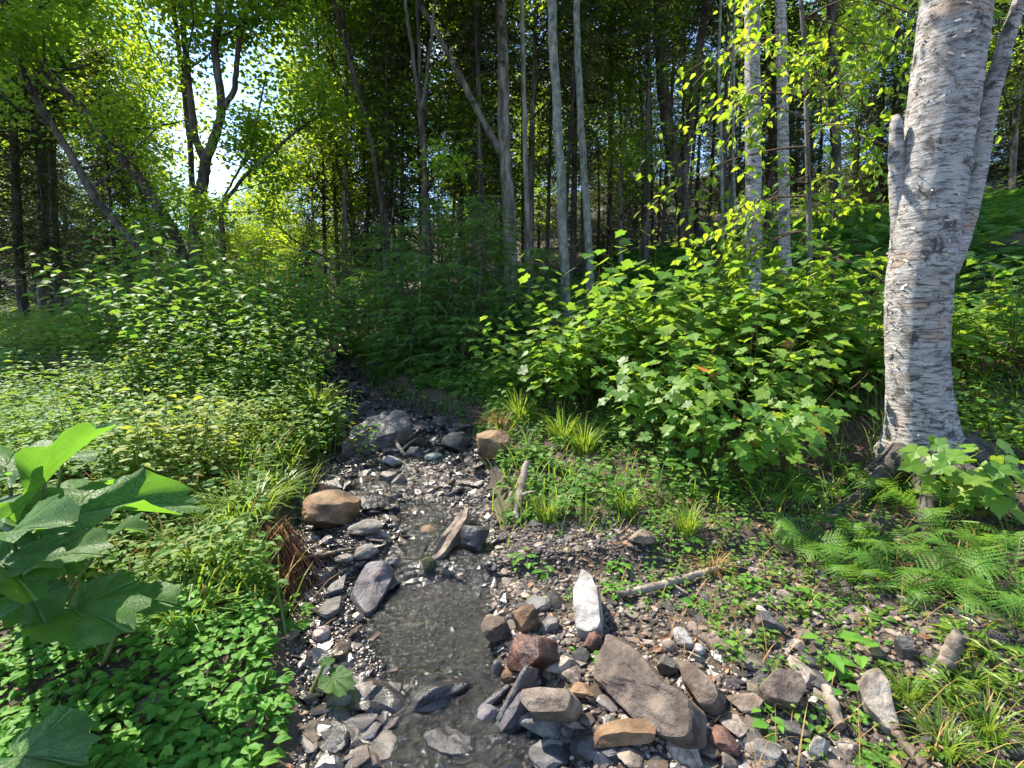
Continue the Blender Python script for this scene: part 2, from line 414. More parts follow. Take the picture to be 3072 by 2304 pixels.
M['curl'] = leaf_mat('peeling_bark', [(.42, .27, .18), (.55, .45, .38), (.62, .58, .54), (.30, .25, .22), (.08, .07, .065)], [(.5, .25, .12), (.55, .36, .22)], .18, .6, .25)
M['wood'] = solid_mat('weathered_wood', [(.38, (.075, .058, .044)), (.5, (.17, .14, .11)), (.64, (.29, .25, .21))], 9, bump=.8, bscale=20, rough=.8, detail=9)
M['wood_dark'] = solid_mat('wet_wood', [(.38, (.03, .022, .016)), (.5, (.08, .058, .042)), (.64, (.16, .12, .09))], 7, bump=.6, bscale=16, rough=.6)
M['stem'] = solid_mat('green_stem', [(.3, (.07, .11, .03)), (.7, (.14, .16, .05))], 20, bump=.1, rough=.6)
M['stem_brown'] = solid_mat('twig', [(.3, (.05, .03, .02)), (.7, (.12, .07, .045))], 20, bump=.2, rough=.7)
M['dead_twig'] = solid_mat('dead_twig', [(.3, (.045, .038, .033)), (.7, (.11, .098, .088))], 12, bump=.3, rough=.9)

# ================================================================== ground, water
def ground_mat():
    m, nt, N, L = new_mat('forest_soil')
    tc = N('ShaderNodeTexCoord')
    n1 = N('ShaderNodeTexNoise'); n1.inputs['Scale'].default_value = 1.3; n1.inputs['Detail'].default_value = 10; n1.inputs['Roughness'].default_value = .7
    L(tc.outputs['Object'], n1.inputs['Vector'])
    r1 = ramp(nt, [(.30, (.022, .017, .013)), (.48, (.05, .037, .026)), (.6, (.085, .062, .042)), (.75, (.05, .055, .022))])
    L(n1.outputs['Fac'], r1.inputs['Fac'])
    n2 = N('ShaderNodeTexNoise'); n2.inputs['Scale'].default_value = 45; n2.inputs['Detail'].default_value = 6; n2.inputs['Roughness'].default_value = .7
    L(tc.outputs['Object'], n2.inputs['Vector'])
    r2 = ramp(nt, [(.55, (0, 0, 0)), (.7, (1, 1, 1))]); L(n2.outputs['Fac'], r2.inputs['Fac'])
    mx = N('ShaderNodeMixRGB'); L(r2.outputs['Color'], mx.inputs['Fac']); L(r1.outputs['Color'], mx.inputs['Color1']); mx.inputs['Color2'].default_value = (.15, .112, .08, 1)
    p = N('ShaderNodeBsdfPrincipled'); L(mx.outputs['Color'], p.inputs['Base Color']); p.inputs['Roughness'].default_value = .85
    bp = N('ShaderNodeBump'); bp.inputs['Strength'].default_value = .9; bp.inputs['Distance'].default_value = .03
    L(n2.outputs['Fac'], bp.inputs['Height']); L(bp.outputs[0], p.inputs['Normal'])
    o = N('ShaderNodeOutputMaterial'); L(p.outputs[0], o.inputs['Surface'])
    return m

def grid_tris(nx, ny):
    i = np.arange(ny - 1)[:, None] * nx; j = np.arange(nx - 1)[None]
    a = (i + j).ravel()
    return np.concatenate([np.stack([a, a + 1, a + nx + 1], -1), np.stack([a, a + nx + 1, a + nx], -1)])

t = np.linspace(-1, 1, 361)
gx = -0.3 + 1.15 * np.sinh(t * 5.55)
t = np.linspace(0, 1, 381)
gy = np.concatenate([np.array([-80, -40, -20, -10, -5, -2.5, -1, -.2, .3, .7]), 1.0 + 3.2 * np.sinh(t * 4.6)])
GX, GY = np.meshgrid(gx, gy)
GZ = H(GX, GY)
link('ground', mesh('ground', np.stack([GX, GY, GZ], -1), grid_tris(len(gx), len(gy)), ground_mat(), True))['kind'] = 'structure'

def water_mat():
    m, nt, N, L = new_mat('stream_water')
    tc = N('ShaderNodeTexCoord')
    mp = N('ShaderNodeMapping'); mp.inputs['Scale'].default_value = (1, .75, 1); L(tc.outputs['Object'], mp.inputs['Vector'])
    n1 = N('ShaderNodeTexNoise'); n1.inputs['Scale'].default_value = 30; n1.inputs['Detail'].default_value = 5; n1.inputs['Roughness'].default_value = .6
    n1.inputs['Distortion'].default_value = 1.2
    L(mp.outputs[0], n1.inputs['Vector'])
    # ripples spreading from the little fall into the pool
    sub = N('ShaderNodeVectorMath'); sub.operation = 'SUBTRACT'; L(tc.outputs['Object'], sub.inputs[0]); sub.inputs[1].default_value = (RIP[0], RIP[1], RIP[2])
    wv = N('ShaderNodeTexWave'); wv.wave_type = 'RINGS'; wv.rings_direction = 'SPHERICAL'; wv.inputs['Scale'].default_value = 7; wv.inputs['Distortion'].default_value = 2.2; wv.inputs['Detail'].default_value = 2; wv.inputs['Detail Scale'].default_value = 2
    L(sub.outputs[0], wv.inputs['Vector'])
    ma = N('ShaderNodeMath'); ma.operation = 'MULTIPLY_ADD'; L(wv.outputs['Fac'], ma.inputs[0]); ma.inputs[1].default_value = .20; L(n1.outputs['Fac'], ma.inputs[2])
    bp = N('ShaderNodeBump'); bp.inputs['Strength'].default_value = 1.0; bp.inputs['Distance'].default_value = .034; L(ma.outputs[0], bp.inputs['Height'])
    fr = N('ShaderNodeFresnel'); fr.inputs['IOR'].default_value = 1.75; L(bp.outputs[0], fr.inputs['Normal'])
    gl = N('ShaderNodeBsdfGlossy'); gl.inputs['Roughness'].default_value = .15; L(bp.outputs[0], gl.inputs['Normal'])
    tr = N('ShaderNodeBsdfTransparent'); tr.inputs['Color'].default_value = (.30, .28, .23, 1)
    mx = N('ShaderNodeMixShader'); L(fr.outputs[0], mx.inputs['Fac']); L(tr.outputs[0], mx.inputs[1]); L(gl.outputs[0], mx.inputs[2])
    o = N('ShaderNodeOutputMaterial'); L(mx.outputs[0], o.inputs['Surface'])
    return m

RIP = ground_at(1245, 1830)
ys = np.concatenate([np.arange(.9, 5.6, .013), np.arange(5.6, 22, .08)])
NC = 100
cs = np.linspace(-1, 1, NC)
xc = np.interp(ys, YK, XK); ww = np.interp(ys, WY, WK) + .14
WX = xc[:, None] + cs[None] * ww[:, None]; WYY = np.repeat(ys[:, None], NC, 1)
riff = np.interp(WYY, [1.6, 2.1, 2.8, 2.9, 3.1, 22], [.006, .002, .003, .018, .010, .012])
WZ = level(WYY) - .018 + riff * (vnoise(WX * 11, WYY * 9, 21) + .5 * vnoise(WX * 27, WYY * 23, 22))
# ripples running out from the little fall, and choppy water
rd = np.hypot(WX - RIP[0], (WYY - RIP[1])) + .035 * vnoise(WX * 6, WYY * 6, 23)
WZ = WZ + .0075 * np.exp(-rd * 1.0) * np.sin(rd * 2 * math.pi / .06) * (.55 + .45 * vnoise(WX * 5, WYY * 5, 24))
WZ = WZ + .0062 * vnoise(WX * 28, WYY * 40, 25) + .0028 * vnoise(WX * 55, WYY * 66, 26)
link('water', mesh('water', np.stack([WX, WYY, WZ], -1), grid_tris(NC, len(ys)), water_mat(), True))['kind'] = 'structure'

# ================================================================== stones
def ico(sub):
    bm = bmesh.new(); bmesh.ops.create_icosphere(bm, subdivisions=sub, radius=1)
    V = np.array([v.co for v in bm.verts]); F = np.array([[v.index for v in f.verts] for f in bm.faces]); bm.free()
    return V, F
ICO = {k: ico(k) for k in (1, 2, 3, 4)}

def rock_shape(seed, sub=3, cuts=9, lo=.62, hi=.9, amp=.05, freq=2.2):
    """unit stone: a ball broken by random flat faces and roughened"""
    r = rs_(seed); V, F = ICO[sub]; V = V.copy()
    N = norm(r.normal(size=(cuts, 3))); D = r.uniform(lo, hi, cuts)
    for n, d in zip(N, D):
        e = V @ n - d
        V = V - np.maximum(e, 0)[:, None] * n * .94
    off = r.uniform(-50, 50, 3)
    if amp:
        k = np.array([mnoise.fractal(Vector(v * freq + off), 0.8, 2.1, 4) for v in V])
        V = V * (1 + amp * k)[:, None]
        if sub >= 3:
            k2 = np.array([mnoise.fractal(Vector(v * freq * 4.5 + off), 0.7, 2.2, 3) for v in V]); V = V * (1 + amp * .28 * k2)[:, None]
    V = V / np.abs(V).max(0)
    return V, F

def stone(name, label, mat, u, vb, wpx, hpx, depth=.8, seed=0, rot=0.0, cuts=9, lo=.62, hi=.9, sub=4, amp=.07, tilt=(0, 0), group=None, bury=.2, cat='rock', hmin=.3, hmax=1.3):
    """a boulder seen wpx wide and hpx high in the photograph, its foot at (u, vb)"""
    p = ground_at(u, vb)
    dist = float(np.linalg.norm(p - CAM)); mpp = p[1] / FPX * dist / math.hypot(p[0], p[1]) if False else dist / FPX / math.sqrt(1 + ((u - CU) / FPX) ** 2 + ((vb - CV) / FPX) ** 2)
    W = wpx * mpp * 1.12; D = depth * W
    ang = math.atan2(CAM[2] - p[2], math.hypot(p[0], p[1]))
    Hh = (hpx * mpp - D * math.sin(ang) * .8) / math.cos(ang)
    Hh = min(max(Hh, hmin * W), hmax * W)
    fw = norm(np.array([p[0], p[1], 0]))
    c = p + fw * D * .42
    V, F = rock_shape(seed + 100, sub, cuts + 4 if lo < .8 else cuts, lo - .08 if lo < .8 else lo, hi - .06 if lo < .8 else hi, amp)
    V = V * np.array([W / 2, D / 2, Hh / 2 * (1 + bury)])
    o = link(name, mesh(name, V, F, mat, True, 24))
    o.location = (c[0], c[1], hz(c[0], c[1]) + Hh / 2 - bury * Hh * .5)
    o.rotation_euler = (math.radians(tilt[0]), math.radians(tilt[1]), math.radians(rot) - math.atan2(p[0], p[1]))
    return tag(o, label, cat, group)

def slab(name, label, mat, poly, lifts, thick, seed=0, n=56, dome=.06, rough=.012, flare=0.04, cat='rock', bury=0.03, smooth_it=1):
    """a plate whose upper face has the traced outline; lifts = height of each corner over the ground, thick = how deep it is"""
    lifts = lifts if isinstance(lifts, (list, tuple)) else [lifts] * len(poly)
    P = np.array([ground_at(u, v, l) for (u, v), l in zip(poly, lifts)])
    c = P.mean(0)
    # resample the outline
    Q = np.concatenate([P, P[:1]]); s = np.concatenate([[0], np.cumsum(np.linalg.norm(np.diff(Q, axis=0), axis=1))])
    tt = np.linspace(0, s[-1], n, endpoint=False)
    R = np.stack([np.interp(tt, s, Q[:, k]) for k in range(3)], -1)
    for _ in range(smooth_it): R = .25 * np.roll(R, 1, 0) + .5 * R + .25 * np.roll(R, -1, 0)
    _, _, vt = np.linalg.svd(R - c); nv = vt[2] if vt[2][2] > 0 else -vt[2]
    size = s[-1] / 4
    rad = norm(R - c)
    rings = []
    for k, zz in ((.10, dome), (.25, dome), (.40, dome * .95), (.55, dome * .85), (.68, dome * .7), (.80, dome * .5), (.90, dome * .3), (.965, dome * .1), (1.0, -.05), (1.0 + flare * .4, -.15), (1.0 + flare * .3, -.28), (1.0 + flare, -.36), (1.0 + flare, -.52), (1.0 + flare * .6, -.60), (1.0 + flare * .8, -.85), (.9, -1.0)):
        h_ = zz * size if zz > 0 else zz * thick
        rings.append(c + (R - c) * k + nv * h_)
    V = np.concatenate(rings + [[c + nv * dome * size]])
    r = rs_(seed); off = r.uniform(-40, 40, 3)
    q = np.array([mnoise.fractal(Vector(v * 7 + off), .7, 2.2, 4) + .5 * mnoise.noise(Vector(v * 22 + off)) for v in V])
    q2 = np.array([mnoise.noise_vector(Vector(v * 11 + off)) for v in V])
    V = V + nv * (q * rough)[:, None] + np.array(q2) * rough * .7
    m = len(rings); F = []
    i = np.arange(m - 1)[:, None] * n; j = np.arange(n)[None]; k = (j + 1) % n
    Qd = np.stack([i + j, i + n + j, i + n + k, i + k], -1).reshape(-1, 4)
    jj = np.arange(n); kk = (jj + 1) % n
    F = np.concatenate([Qd[:, [0, 1, 2]], Qd[:, [0, 2, 3]], np.stack([jj, kk, np.full(n, m * n)], -1)])
    # make sure faces look outwards
    a, b, d = V[F[0, 0]], V[F[0, 1]], V[F[0, 2]]
    if np.dot(np.cross(V[kk[0]] - V[jj[0]], V[m * n] - V[jj[0]]), nv) < 0: F = F[:, ::-1]
    o = link(name, mesh(name, V - c, F, mat, True, 34), None, c)
    return tag(o, label, cat)

# --- stones picked out one by one
stone('rock', 'dark slate rock wedged between the rust-red rock and the cracked slab', M['slate'], 1690, 2020, 70, 56, .8, 131, 10, 11, .55, .82)
stone('rock', 'grey angular rock right above the rust-red rock', M['grey'], 1652, 1900, 62, 56, .8, 132, -15, 11, .55, .82)
stone('rock', 'brown broken rock at the left foot of the cracked slab', M['brown'], 1752, 2120, 76, 62, .8, 133, 20, 11, .55, .82)
stone('rock', 'dark wet rock below the violet-grey block', M['slate_wet'], 1490, 2285, 96, 84, .8, 134, 10, 10, .6, .85)
stone('rock', 'dark wet rock at the end of the long ridged rock', M['slate_wet'], 1424, 2090, 66, 58, .8, 135, 0, 10, .6, .85)
stone('rock', 'slate rock leaning between the bottom boulders and the brown flake', M['slate'], 1756, 2290, 96, 92, .7, 136, -25, 12, .5, .8)
stone('rock', 'flat brown stone above the reddish oblong stone', M['tan'], 2150, 1960, 84, 56, .8, 137, 15, 11, .55, .82)
stone('rock', 'tan broken stone right of the reddish oblong stone', M['tan'], 2236, 2150, 92, 70, .8, 138, -10, 11, .55, .82)
stone('rock', 'grey broken stone below the flat tan block', M['grey'], 2290, 2290, 100, 76, .8, 139, 12, 11, .55, .82)
stone('rock', 'dark slate rock on the left shore under the pink speckled stone', M['slate_wet'], 980, 2020, 76, 60, .8, 140, 12, 11, .55, .82)
stone('rock', 'dark rock between the left shore and the flat dark slab', M['slate_wet'], 1010, 2270, 90, 70, .8, 141, 12, 11, .55, .82)
slab('slab_rock', 'large cracked tan slab leaning flat across the gravel bar, biggest stone in front', M['slabstone'],
     [(1810, 1902), (1840, 1904), (1925, 1962), (1950, 2012), (1998, 2046), (2066, 2095), (2074, 2140), (2066, 2215), (2010, 2225), (1905, 2160), (1838, 2095), (1773, 2035), (1785, 1985)],
     [.14, .15, .16, .16, .17, .17, .15, .11, .07, .03, .03, .05, .10], .17, 1, 72, .02, .016)
stone('boulder', 'round brown boulder standing in the shallow stream left of the pool', M['brown'], 990, 1602, 176, 146, .85, 12, 8, 8, .68, .92, 4)
stone('boulder', 'low dark wet boulder just behind the brown boulder', M['slate_wet'], 1098, 1542, 140, 74, .8, 14, 0, 8, .66, .9, 3)
stone('rock', 'flat grey rounded stone at the right foot of the brown boulder', M['grey'], 1096, 1617, 96, 52, .8, 19, 5, 6, .75, .95)
stone('rock', 'flat-topped brown block jutting from the left bank under the dry roots', M['tan'], 846, 1660, 96, 62, .8, 23, 0, 12, .55, .8)
stone('rock', 'mossy upright stone against the left bank beside the hanging roots', M['moss_stone'], 836, 1752, 66, 118, .6, 24, 0, 9, .6, .85, hmax=1.6)
slab('slab_rock', 'dark pointed slab tilted into the head of the pool', M['violet'],
     [(1097, 1689), (1122, 1680), (1159, 1682), (1186, 1705), (1182, 1727), (1150, 1783), (1124, 1827), (1097, 1841), (1075, 1809), (1056, 1772), (1068, 1742)],
     [.14, .15, .15, .15, .14, .11, .08, .06, .06, .08, .11], .09, 5, 60, .015, .009)
slab('stone_flake', 'thin grey flake lying beside the dark pointed slab', M['slate'], [(1041, 1722), (1030, 1762), (970, 1786), (994, 1750)], .05, .03, 6, 32, .01, .006, cat='stone')
slab('stone_flake', 'pale glinting flake nearest the left shore of the pool', M['grey'], [(1023, 1783), (1019, 1820), (981, 1846), (950, 1836), (974, 1800)], .05, .03, 7, 32, .01, .006, cat='stone')
stone('stone', 'pink speckled stone on the left shore of the pool', M['pink'], 968, 1938, 52, 66, .9, 31, 25, 7, .75, .95)
stone('stone', 'blue-grey oval stone between driftwood stick and dark pointed slab', M['slate'], 1034, 1712, 56, 38, .75, 33, -20, 4, .85, .97)
stone('stone', 'long rounded grey stone resting at the top of the dark pointed slab', M['grey'], 1100, 1704, 72, 54, .75, 34, 30, 5, .8, .95)
stone('stone', 'small dark oval stone tucked under the long rounded grey stone', M['slate'], 1082, 1722, 40, 28, .75, 35, 20, 4, .85, .97)
stone('stone', 'dark wet stone right of the pointed slab beside the little fall', M['slate_wet'], 1178, 1712, 48, 40, .8, 36, 0, 7, .75, .95)
stone('stone', 'small mossy stone at the lip of the little fall', M['moss_stone'], 1284, 1736, 44, 52, .8, 37, 0, 7, .75, .95)
slab('plate_rock', 'long brown plate of rock tilted up on its edge beside the stream', M['tan'],
     [(1408, 1515), (1379, 1535), (1340, 1585), (1312, 1626), (1292, 1682), (1324, 1668), (1374, 1597), (1400, 1555)],
     [.15, .145, .13, .11, .05, .07, .10, .13], .10, 9, 56, .015, .008, flare=.02)
stone('rock', 'dark layered rock propping the tilted brown plate', M['slate'], 1418, 1668, 108, 104, .7, 41, 10, 14, .5, .8)
stone('stone', 'brownish flat stone between the stream and the tilted brown plate', M['brown'], 1286, 1614, 64, 42, .8, 42, 0, 8, .7, .92)
stone('rock', 'angular grey-brown rock at the right end of the pool', M['tan'], 1495, 1944, 104, 104, .85, 43, 20, 12, .55, .82)
stone('rock', 'dark brown rock wedged behind the angular grey-brown rock', M['brown'], 1580, 1908, 90, 100, .8, 44, -10, 10, .6, .85)
stone('rock', 'low dark rock topping the little heap above the pool', M['slate'], 1606, 1842, 90, 58, .8, 45, 0, 10, .6, .85)
slab('rust_rock', 'rust-red angular wet rock in the middle of the stones', M['rust'], [(1553, 1898), (1612, 1908), (1620, 1968), (1573, 2016), (1513, 2005), (1526, 1950)], [.16, .17, .15, .09, .07, .12], .14, 12, 48, .03, .012)
slab('pale_slab', 'pale upright slab with a pointed top above the cracked tan slab', M['pale'],
     [(1748, 1704), (1775, 1723), (1795, 1770), (1804, 1876), (1765, 1888), (1729, 1878), (1718, 1804), (1718, 1757), (1735, 1730)],
     [.17, .165, .15, .10, .08, .08, .12, .14, .16], .13, 13, 60, .02, .012)
slab('long_rock', 'long dark angular rock with a ridge in the lower pool', M['slate_wet'],
     [(1236, 2136), (1260, 2097), (1311, 2063), (1369, 2048), (1416, 2050), (1383, 2088), (1347, 2121), (1289, 2140)], [.05, .10, .12, .12, .09, .06, .05, .04], .10, 14, 52, .06, .010)
stone('stone', 'upper of two smooth round blue-grey stones in the lower pool', M['slate'], 1182, 2177, 76, 54, .85, 51, 0, 4, .85, .97)
stone('stone', 'lower of two smooth round blue-grey stones in the lower pool', M['slate'], 1200, 2219, 74, 54, .85, 52, 15, 4, .85, .97)
stone('rock', 'dark rock left of the two smooth round blue-grey stones', M['slate_wet'], 1108, 2240, 86, 70, .85, 53, 15, 9, .65, .9)
stone('rock', 'dark rock at the pool edge beside the round green leaf', M['slate_wet'], 1062, 2112, 84, 60, .8, 54, -20, 9, .65, .9)
slab('flat_rock', 'flat dark slab just below the long ridged rock', M['slate_wet'], [(1266, 2204), (1326, 2182), (1391, 2190), (1430, 2240), (1391, 2260), (1326, 2260), (1282, 2233)], .07, .06, 16, 44, .02, .010)
stone('boulder', 'orange-brown boulder cut off by the bottom edge', M['brown'], 1410, 2345, 136, 96, .9, 56, 0, 6, .75, .95)
stone('rock', 'smooth grey rock at the bottom edge left of the orange-brown boulder', M['grey'], 1276, 2335, 92, 70, .9, 57, 0, 6, .75, .95)
stone('rock', 'violet-grey block below the shale blades', M['violet'], 1452, 2214, 88, 92, .8, 58, -12, 11, .58, .82)
def blade(label, a, b, wpx, lift0, lift1, seed, mat):
    (u0, v0), (u1, v1) = a, b
    dx, dy = u1 - u0, v1 - v0; l = math.hypot(dx, dy); nx, ny = -dy / l * wpx / 2, dx / l * wpx / 2
    slab('shale_blade', label, mat, [(u0 + nx * .5, v0 + ny * .5), ((u0 + u1) / 2 + nx, (v0 + v1) / 2 + ny), (u1 + nx * .6, v1 + ny * .6), (u1 - nx * .6, v1 - ny * .6), ((u0 + u1) / 2 - nx, (v0 + v1) / 2 - ny), (u0 - nx * .5, v0 - ny * .5)],
         [lift0, (lift0 + lift1) / 2, lift1, lift1, (lift0 + lift1) / 2, lift0], .10, seed, 40, .01, .006, cat='rock')
blade('thin shale blade leaning on the flat-topped block', (1582, 1998), (1490, 2165), 20, .20, .05, 61, M['slate'])
blade('broader shale blade between the thin blade and flat-topped block', (1566, 2076), (1494, 2198), 30, .17, .04, 62, M['violet'])
blade('outermost low shale blade nearest the lower pool', (1528, 2052), (1424, 2146), 20, .12, .03, 63, M['slate_wet'])
slab('block_rock', 'flat-topped tan block behind the rough grey boulder', M['tan'], [(1562, 2066), (1630, 2061), (1700, 2062), (1716, 2088), (1700, 2130), (1590, 2137), (1560, 2106)], [.22, .23, .23, .22, .19, .18, .20], .20, 17, 56, .01, .007)
stone('boulder', 'rough grey boulder in front of the flat-topped tan block', M['grey'], 1632, 2242, 150, 128, .8, 64, 5, 10, .62, .85, 4)
stone('boulder', 'grey-brown boulder below the rough grey boulder at the bottom edge', M['slate'], 1656, 2330, 130, 100, .9, 65, 0, 9, .65, .88)
stone('stone', 'narrow upright dark stone left of the rust-red rock', M['slate_wet'], 1491, 2050, 32, 66, .8, 66, 0, 4, .85, .97, hmax=2)
stone('stone', 'small brown oval stone at the head of the shale blades', M['brown'], 1530, 2060, 50, 50, .8, 67, 20, 4, .85, .97)
stone('stone', 'dark red-brown oval stone touching the top of the cracked slab', M['rust'], 1778, 1966, 60, 72, .85, 68, 30, 6, .75, .95)
slab('oblong_rock', 'reddish tan oblong stone right of the cracked slab', M['tan'], [(2030, 1978), (2064, 1980), (2138, 2039), (2160, 2088), (2140, 2120), (2096, 2111), (2047, 2037)], [.12, .13, .13, .11, .08, .07, .10], .10, 18, 52, .09, .008, flare=.06)
stone('stone', 'grey stone between the cracked slab and the reddish oblong stone', M['grey'], 1998, 2030, 60, 66, .85, 70, 0, 9, .65, .9)
stone('stone', 'chalky rounded stone above the reddish oblong stone', M['pale'], 2096, 1970, 36, 40, .9, 71, 0, 4, .85, .97)
stone('stone', 'pale oblong stone lying above the small chalky stone', M['pale'], 2048, 1944, 70, 60, .55, 72, -40, 6, .75, .95)
stone('stone', 'small tan pear-shaped stone under the pale oblong stone', M['tan'], 2004, 1962, 34, 42, .9, 73, 0, 4, .85, .97)
slab('flat_rock', 'flat tan block on the gravel at the right', M['tan'], [(2285, 2052), (2330, 2002), (2403, 2018), (2424, 2063), (2398, 2110), (2312, 2096)], [.12, .15, .15, .13, .09, .09], .09, 19, 48, .015, .008)
stone('stone', 'mossy dark stone above the flat tan block', M['moss_stone'], 2252, 2018, 90, 50, .8, 75, 0, 8, .7, .92)
stone('stone', 'pale rounded stone in shade below the flat tan block', M['grey'], 2376, 2220, 94, 60, .8, 76, 0, 6, .75, .95)
stone('stone', 'whitish wedge-shaped stone near the bottom edge', M['pale'], 2456, 2294, 66, 98, .8, 77, 15, 11, .55, .8)
stone('rock', 'rust-brown stone in the shade right of the cracked slab', M['rust'], 2164, 2276, 96, 82, .85, 78, 0, 9, .65, .9)
stone('stone', 'tan rounded stone on the bottom edge at the right', M['tan'], 2492, 2325, 82, 46, .9, 79, 0, 5, .8, .95)
stone('stone', 'tan stone on the bottom edge below the cracked slab', M['tan'], 1894, 2316, 80, 56, .9, 80, 0, 7, .7, .92)
slab('flat_rock', 'curved brown flake along the foot of the cracked slab', M['brown'], [(1776, 2244), (1800, 2210), (1880, 2192), (1968, 2198), (1960, 2226), (1860, 2240)], [.05, .08, .09, .08, .05, .04], .08, 21, 44, .03, .008)
stone('rock', 'dark angular rock under the curved brown flake', M['slate_wet'], 1836, 2288, 96, 66, .85, 82, 0, 10, .6, .85)
stone('rock', 'tan rock in the grass beyond the fallen branch', M['tan'], 1930, 1658, 80, 60, .8, 83, 0, 10, .6, .85)
slab('log_shaped_rock', 'long ridged log-shaped rock lying across the stream', M['slate'],
     [(1022, 1336), (1050, 1290), (1100, 1256), (1183, 1226), (1224, 1236), (1240, 1278), (1171, 1306), (1080, 1336)], [.16, .22, .26, .28, .26, .20, .16, .12], .30, 25, 84, .07, .028)
stone('boulder', 'grey boulder on the cobbles at the right bank upstream', M['grey'], 1372, 1362, 86, 76, .85, 85, 10, 8, .65, .88)
stone('boulder', 'brown rock under hanging roots at the right bank', M['brown'], 1470, 1392, 122, 96, .7, 86, -15, 11, .58, .84)
stone('stone', 'greenish smooth stone among the grey cobbles upstream', M['teal'], 1302, 1388, 52, 32, .8, 87, 0, 5, .8, .96)
stone('stone', 'block with a whitish top left of the greenish smooth stone', M['grey'], 1246, 1382, 54, 42, .8, 88, 10, 12, .55, .8)
stone('stone', 'pale yellowish stone in the riffle below the log-shaped rock', M['pale'], 1176, 1408, 58, 42, .8, 89, 0, 9, .65, .9)
stone('stone', 'upright grey stone at the lower end of the log-shaped rock', M['grey'], 1208, 1334, 34, 40, .8, 90, 0, 10, .6, .85)
stone('stone', 'flat grey stone beside the forked driftwood', M['slate'], 1166, 1366, 56, 26, .8, 91, 0, 8, .7, .9)
slab('flat_rock', 'broad flat grey rock lying in the green meadow at the left', M['pale'], [(252, 1112), (300, 1100), (420, 1098), (418, 1132), (330, 1146), (262, 1136)], [.20, .22, .22, .20, .18, .18], .22, 27, 44, .02, .015)
slab('flat_rock', 'smaller blue-grey rock in the meadow above the giant leaves', M['violet'], [(132, 1232), (170, 1208), (226, 1204), (222, 1236), (150, 1250)], [.16, .19, .19, .16, .14], .18, 28, 40, .05, .012)
stone('boulder', 'blue-grey boulder half hidden behind the left shrubs', M['violet'], 440, 905, 80, 48, .8, 94, 0, 9, .65, .9, hmin=.8)
stone('stone', 'grey-green oval stone under the seedlings at lower left', M['moss_stone'], 458, 2168, 84, 78, .9, 95, -25, 4, .85, .97)
stone('stone', 'flat dull stone half covered by seedlings at lower left', M['moss_stone'], 596, 2166, 74, 52, .8, 96, 0, 6, .75, .95)
stone('stone', 'dark tilted slate on the shaded slope above the flat tan block', M['slate'], 2306, 1918, 90, 76, .6, 97, -25, 13, .5, .8)
stone('stone', 'upright dark slate among the weeds right of the driftwood stump', M['slate'], 2712, 1990, 60, 86, .6, 98, -20, 13, .5, .8)

# --- cobbles that nothing tells apart, by place
COBV = [mesh('cobble', *(lambda vf: (vf[0] * np.array([.5, .34 + .1 * (i % 3), .15 + .06 * (i % 4)]), vf[1]))(rock_shape(500 + i, 2, 11 + i % 5, .42, .8, .035)), M['cobble'], True, 22) for i in range(9)]
COBW = []
for m_ in COBV:
    c_ = m_.copy(); c_.materials[0] = M['cobble_wet']; COBW.append(c_)
def cobbles(n, seed, region, smin, smax, label, group, wet):
    r = rs_(seed); k = 0; tries = 0
    while k < n and tries < n * 30:
        tries += 1
        u, v = r.uniform(region[0], region[2]), r.uniform(region[1], region[3])
        p = ground_at(u, v)
        d, w = stream(p[0], p[1])
        if wet and abs(d) > w * 1.02: continue
        s = smin + (smax - smin) * r.random() ** 2.2
        o = link('cobble', (COBW if wet else COBV)[r.integers(9)])
        o.location = (p[0], p[1], hz(p[0], p[1]) + s * .06)
        o.scale = (s, s, s); o.rotation_euler = (r.normal(0, .18), r.normal(0, .18), r.uniform(0, 6.28))
        tag(o, label, 'stone', group); k += 1
cobbles(50, 1, (930, 1385, 1450, 1500), .07, .18, 'grey cobble in the stony riffle between brown boulder and log-shaped rock', 'cobbles of the upper riffle', True)
cobbles(26, 2, (1240, 1400, 1470, 1560), .05, .12, 'small grey stone on the dry cobble bank left of the pale log', 'cobbles on the small bank', False)
cobbles(38, 3, (860, 1560, 1300, 1760), .06, .14, 'dark wet cobble between brown boulder and pointed slab', 'cobbles above the pool', True)
cobbles(48, 4, (1000, 2040, 1520, 2300), .06, .15, 'dark wet cobble along the bottom of the pool', 'cobbles below the pool', True)
cobbles(60, 5, (1620, 1780, 2560, 2300), .05, .13, 'loose stone on the gravel bar around the big slab', 'stones of the gravel bar', False)
cobbles(20, 6, (2060, 1830, 2960, 2180), .04, .10, 'dull stone on the shaded slope below the ferns', 'stones of the shaded slope', False)
cobbles(34, 7, (900, 1000, 1240, 1280), .08, .26, 'dark stone in the narrow streambed above the log-shaped rock', 'stones of the upper streambed', True)
cobbles(8, 8, (300, 2050, 1000, 2304), .03, .08, 'dull pebble among the seedlings at lower left', 'stones under the seedlings', False)

cobbles(16, 11, (1000, 2080, 1560, 2300), .13, .24, 'larger dark slate rock in the shallows under the long ridged rock', 'dark rocks of the lower shallows', True)
cobbles(10, 12, (880, 1540, 1290, 1760), .12, .22, 'larger dark rock in the stream around the brown boulder', 'dark rocks around the brown boulder', True)
cobbles(12, 13, (1000, 1300, 1460, 1480), .16, .30, 'larger grey rock in the riffle under the log-shaped rock', 'grey rocks of the upper riffle', True)
cobbles(12, 14, (1680, 1950, 2500, 2300), .11, .19, 'larger broken stone beside the big cracked slab', 'broken stones by the slab', False)
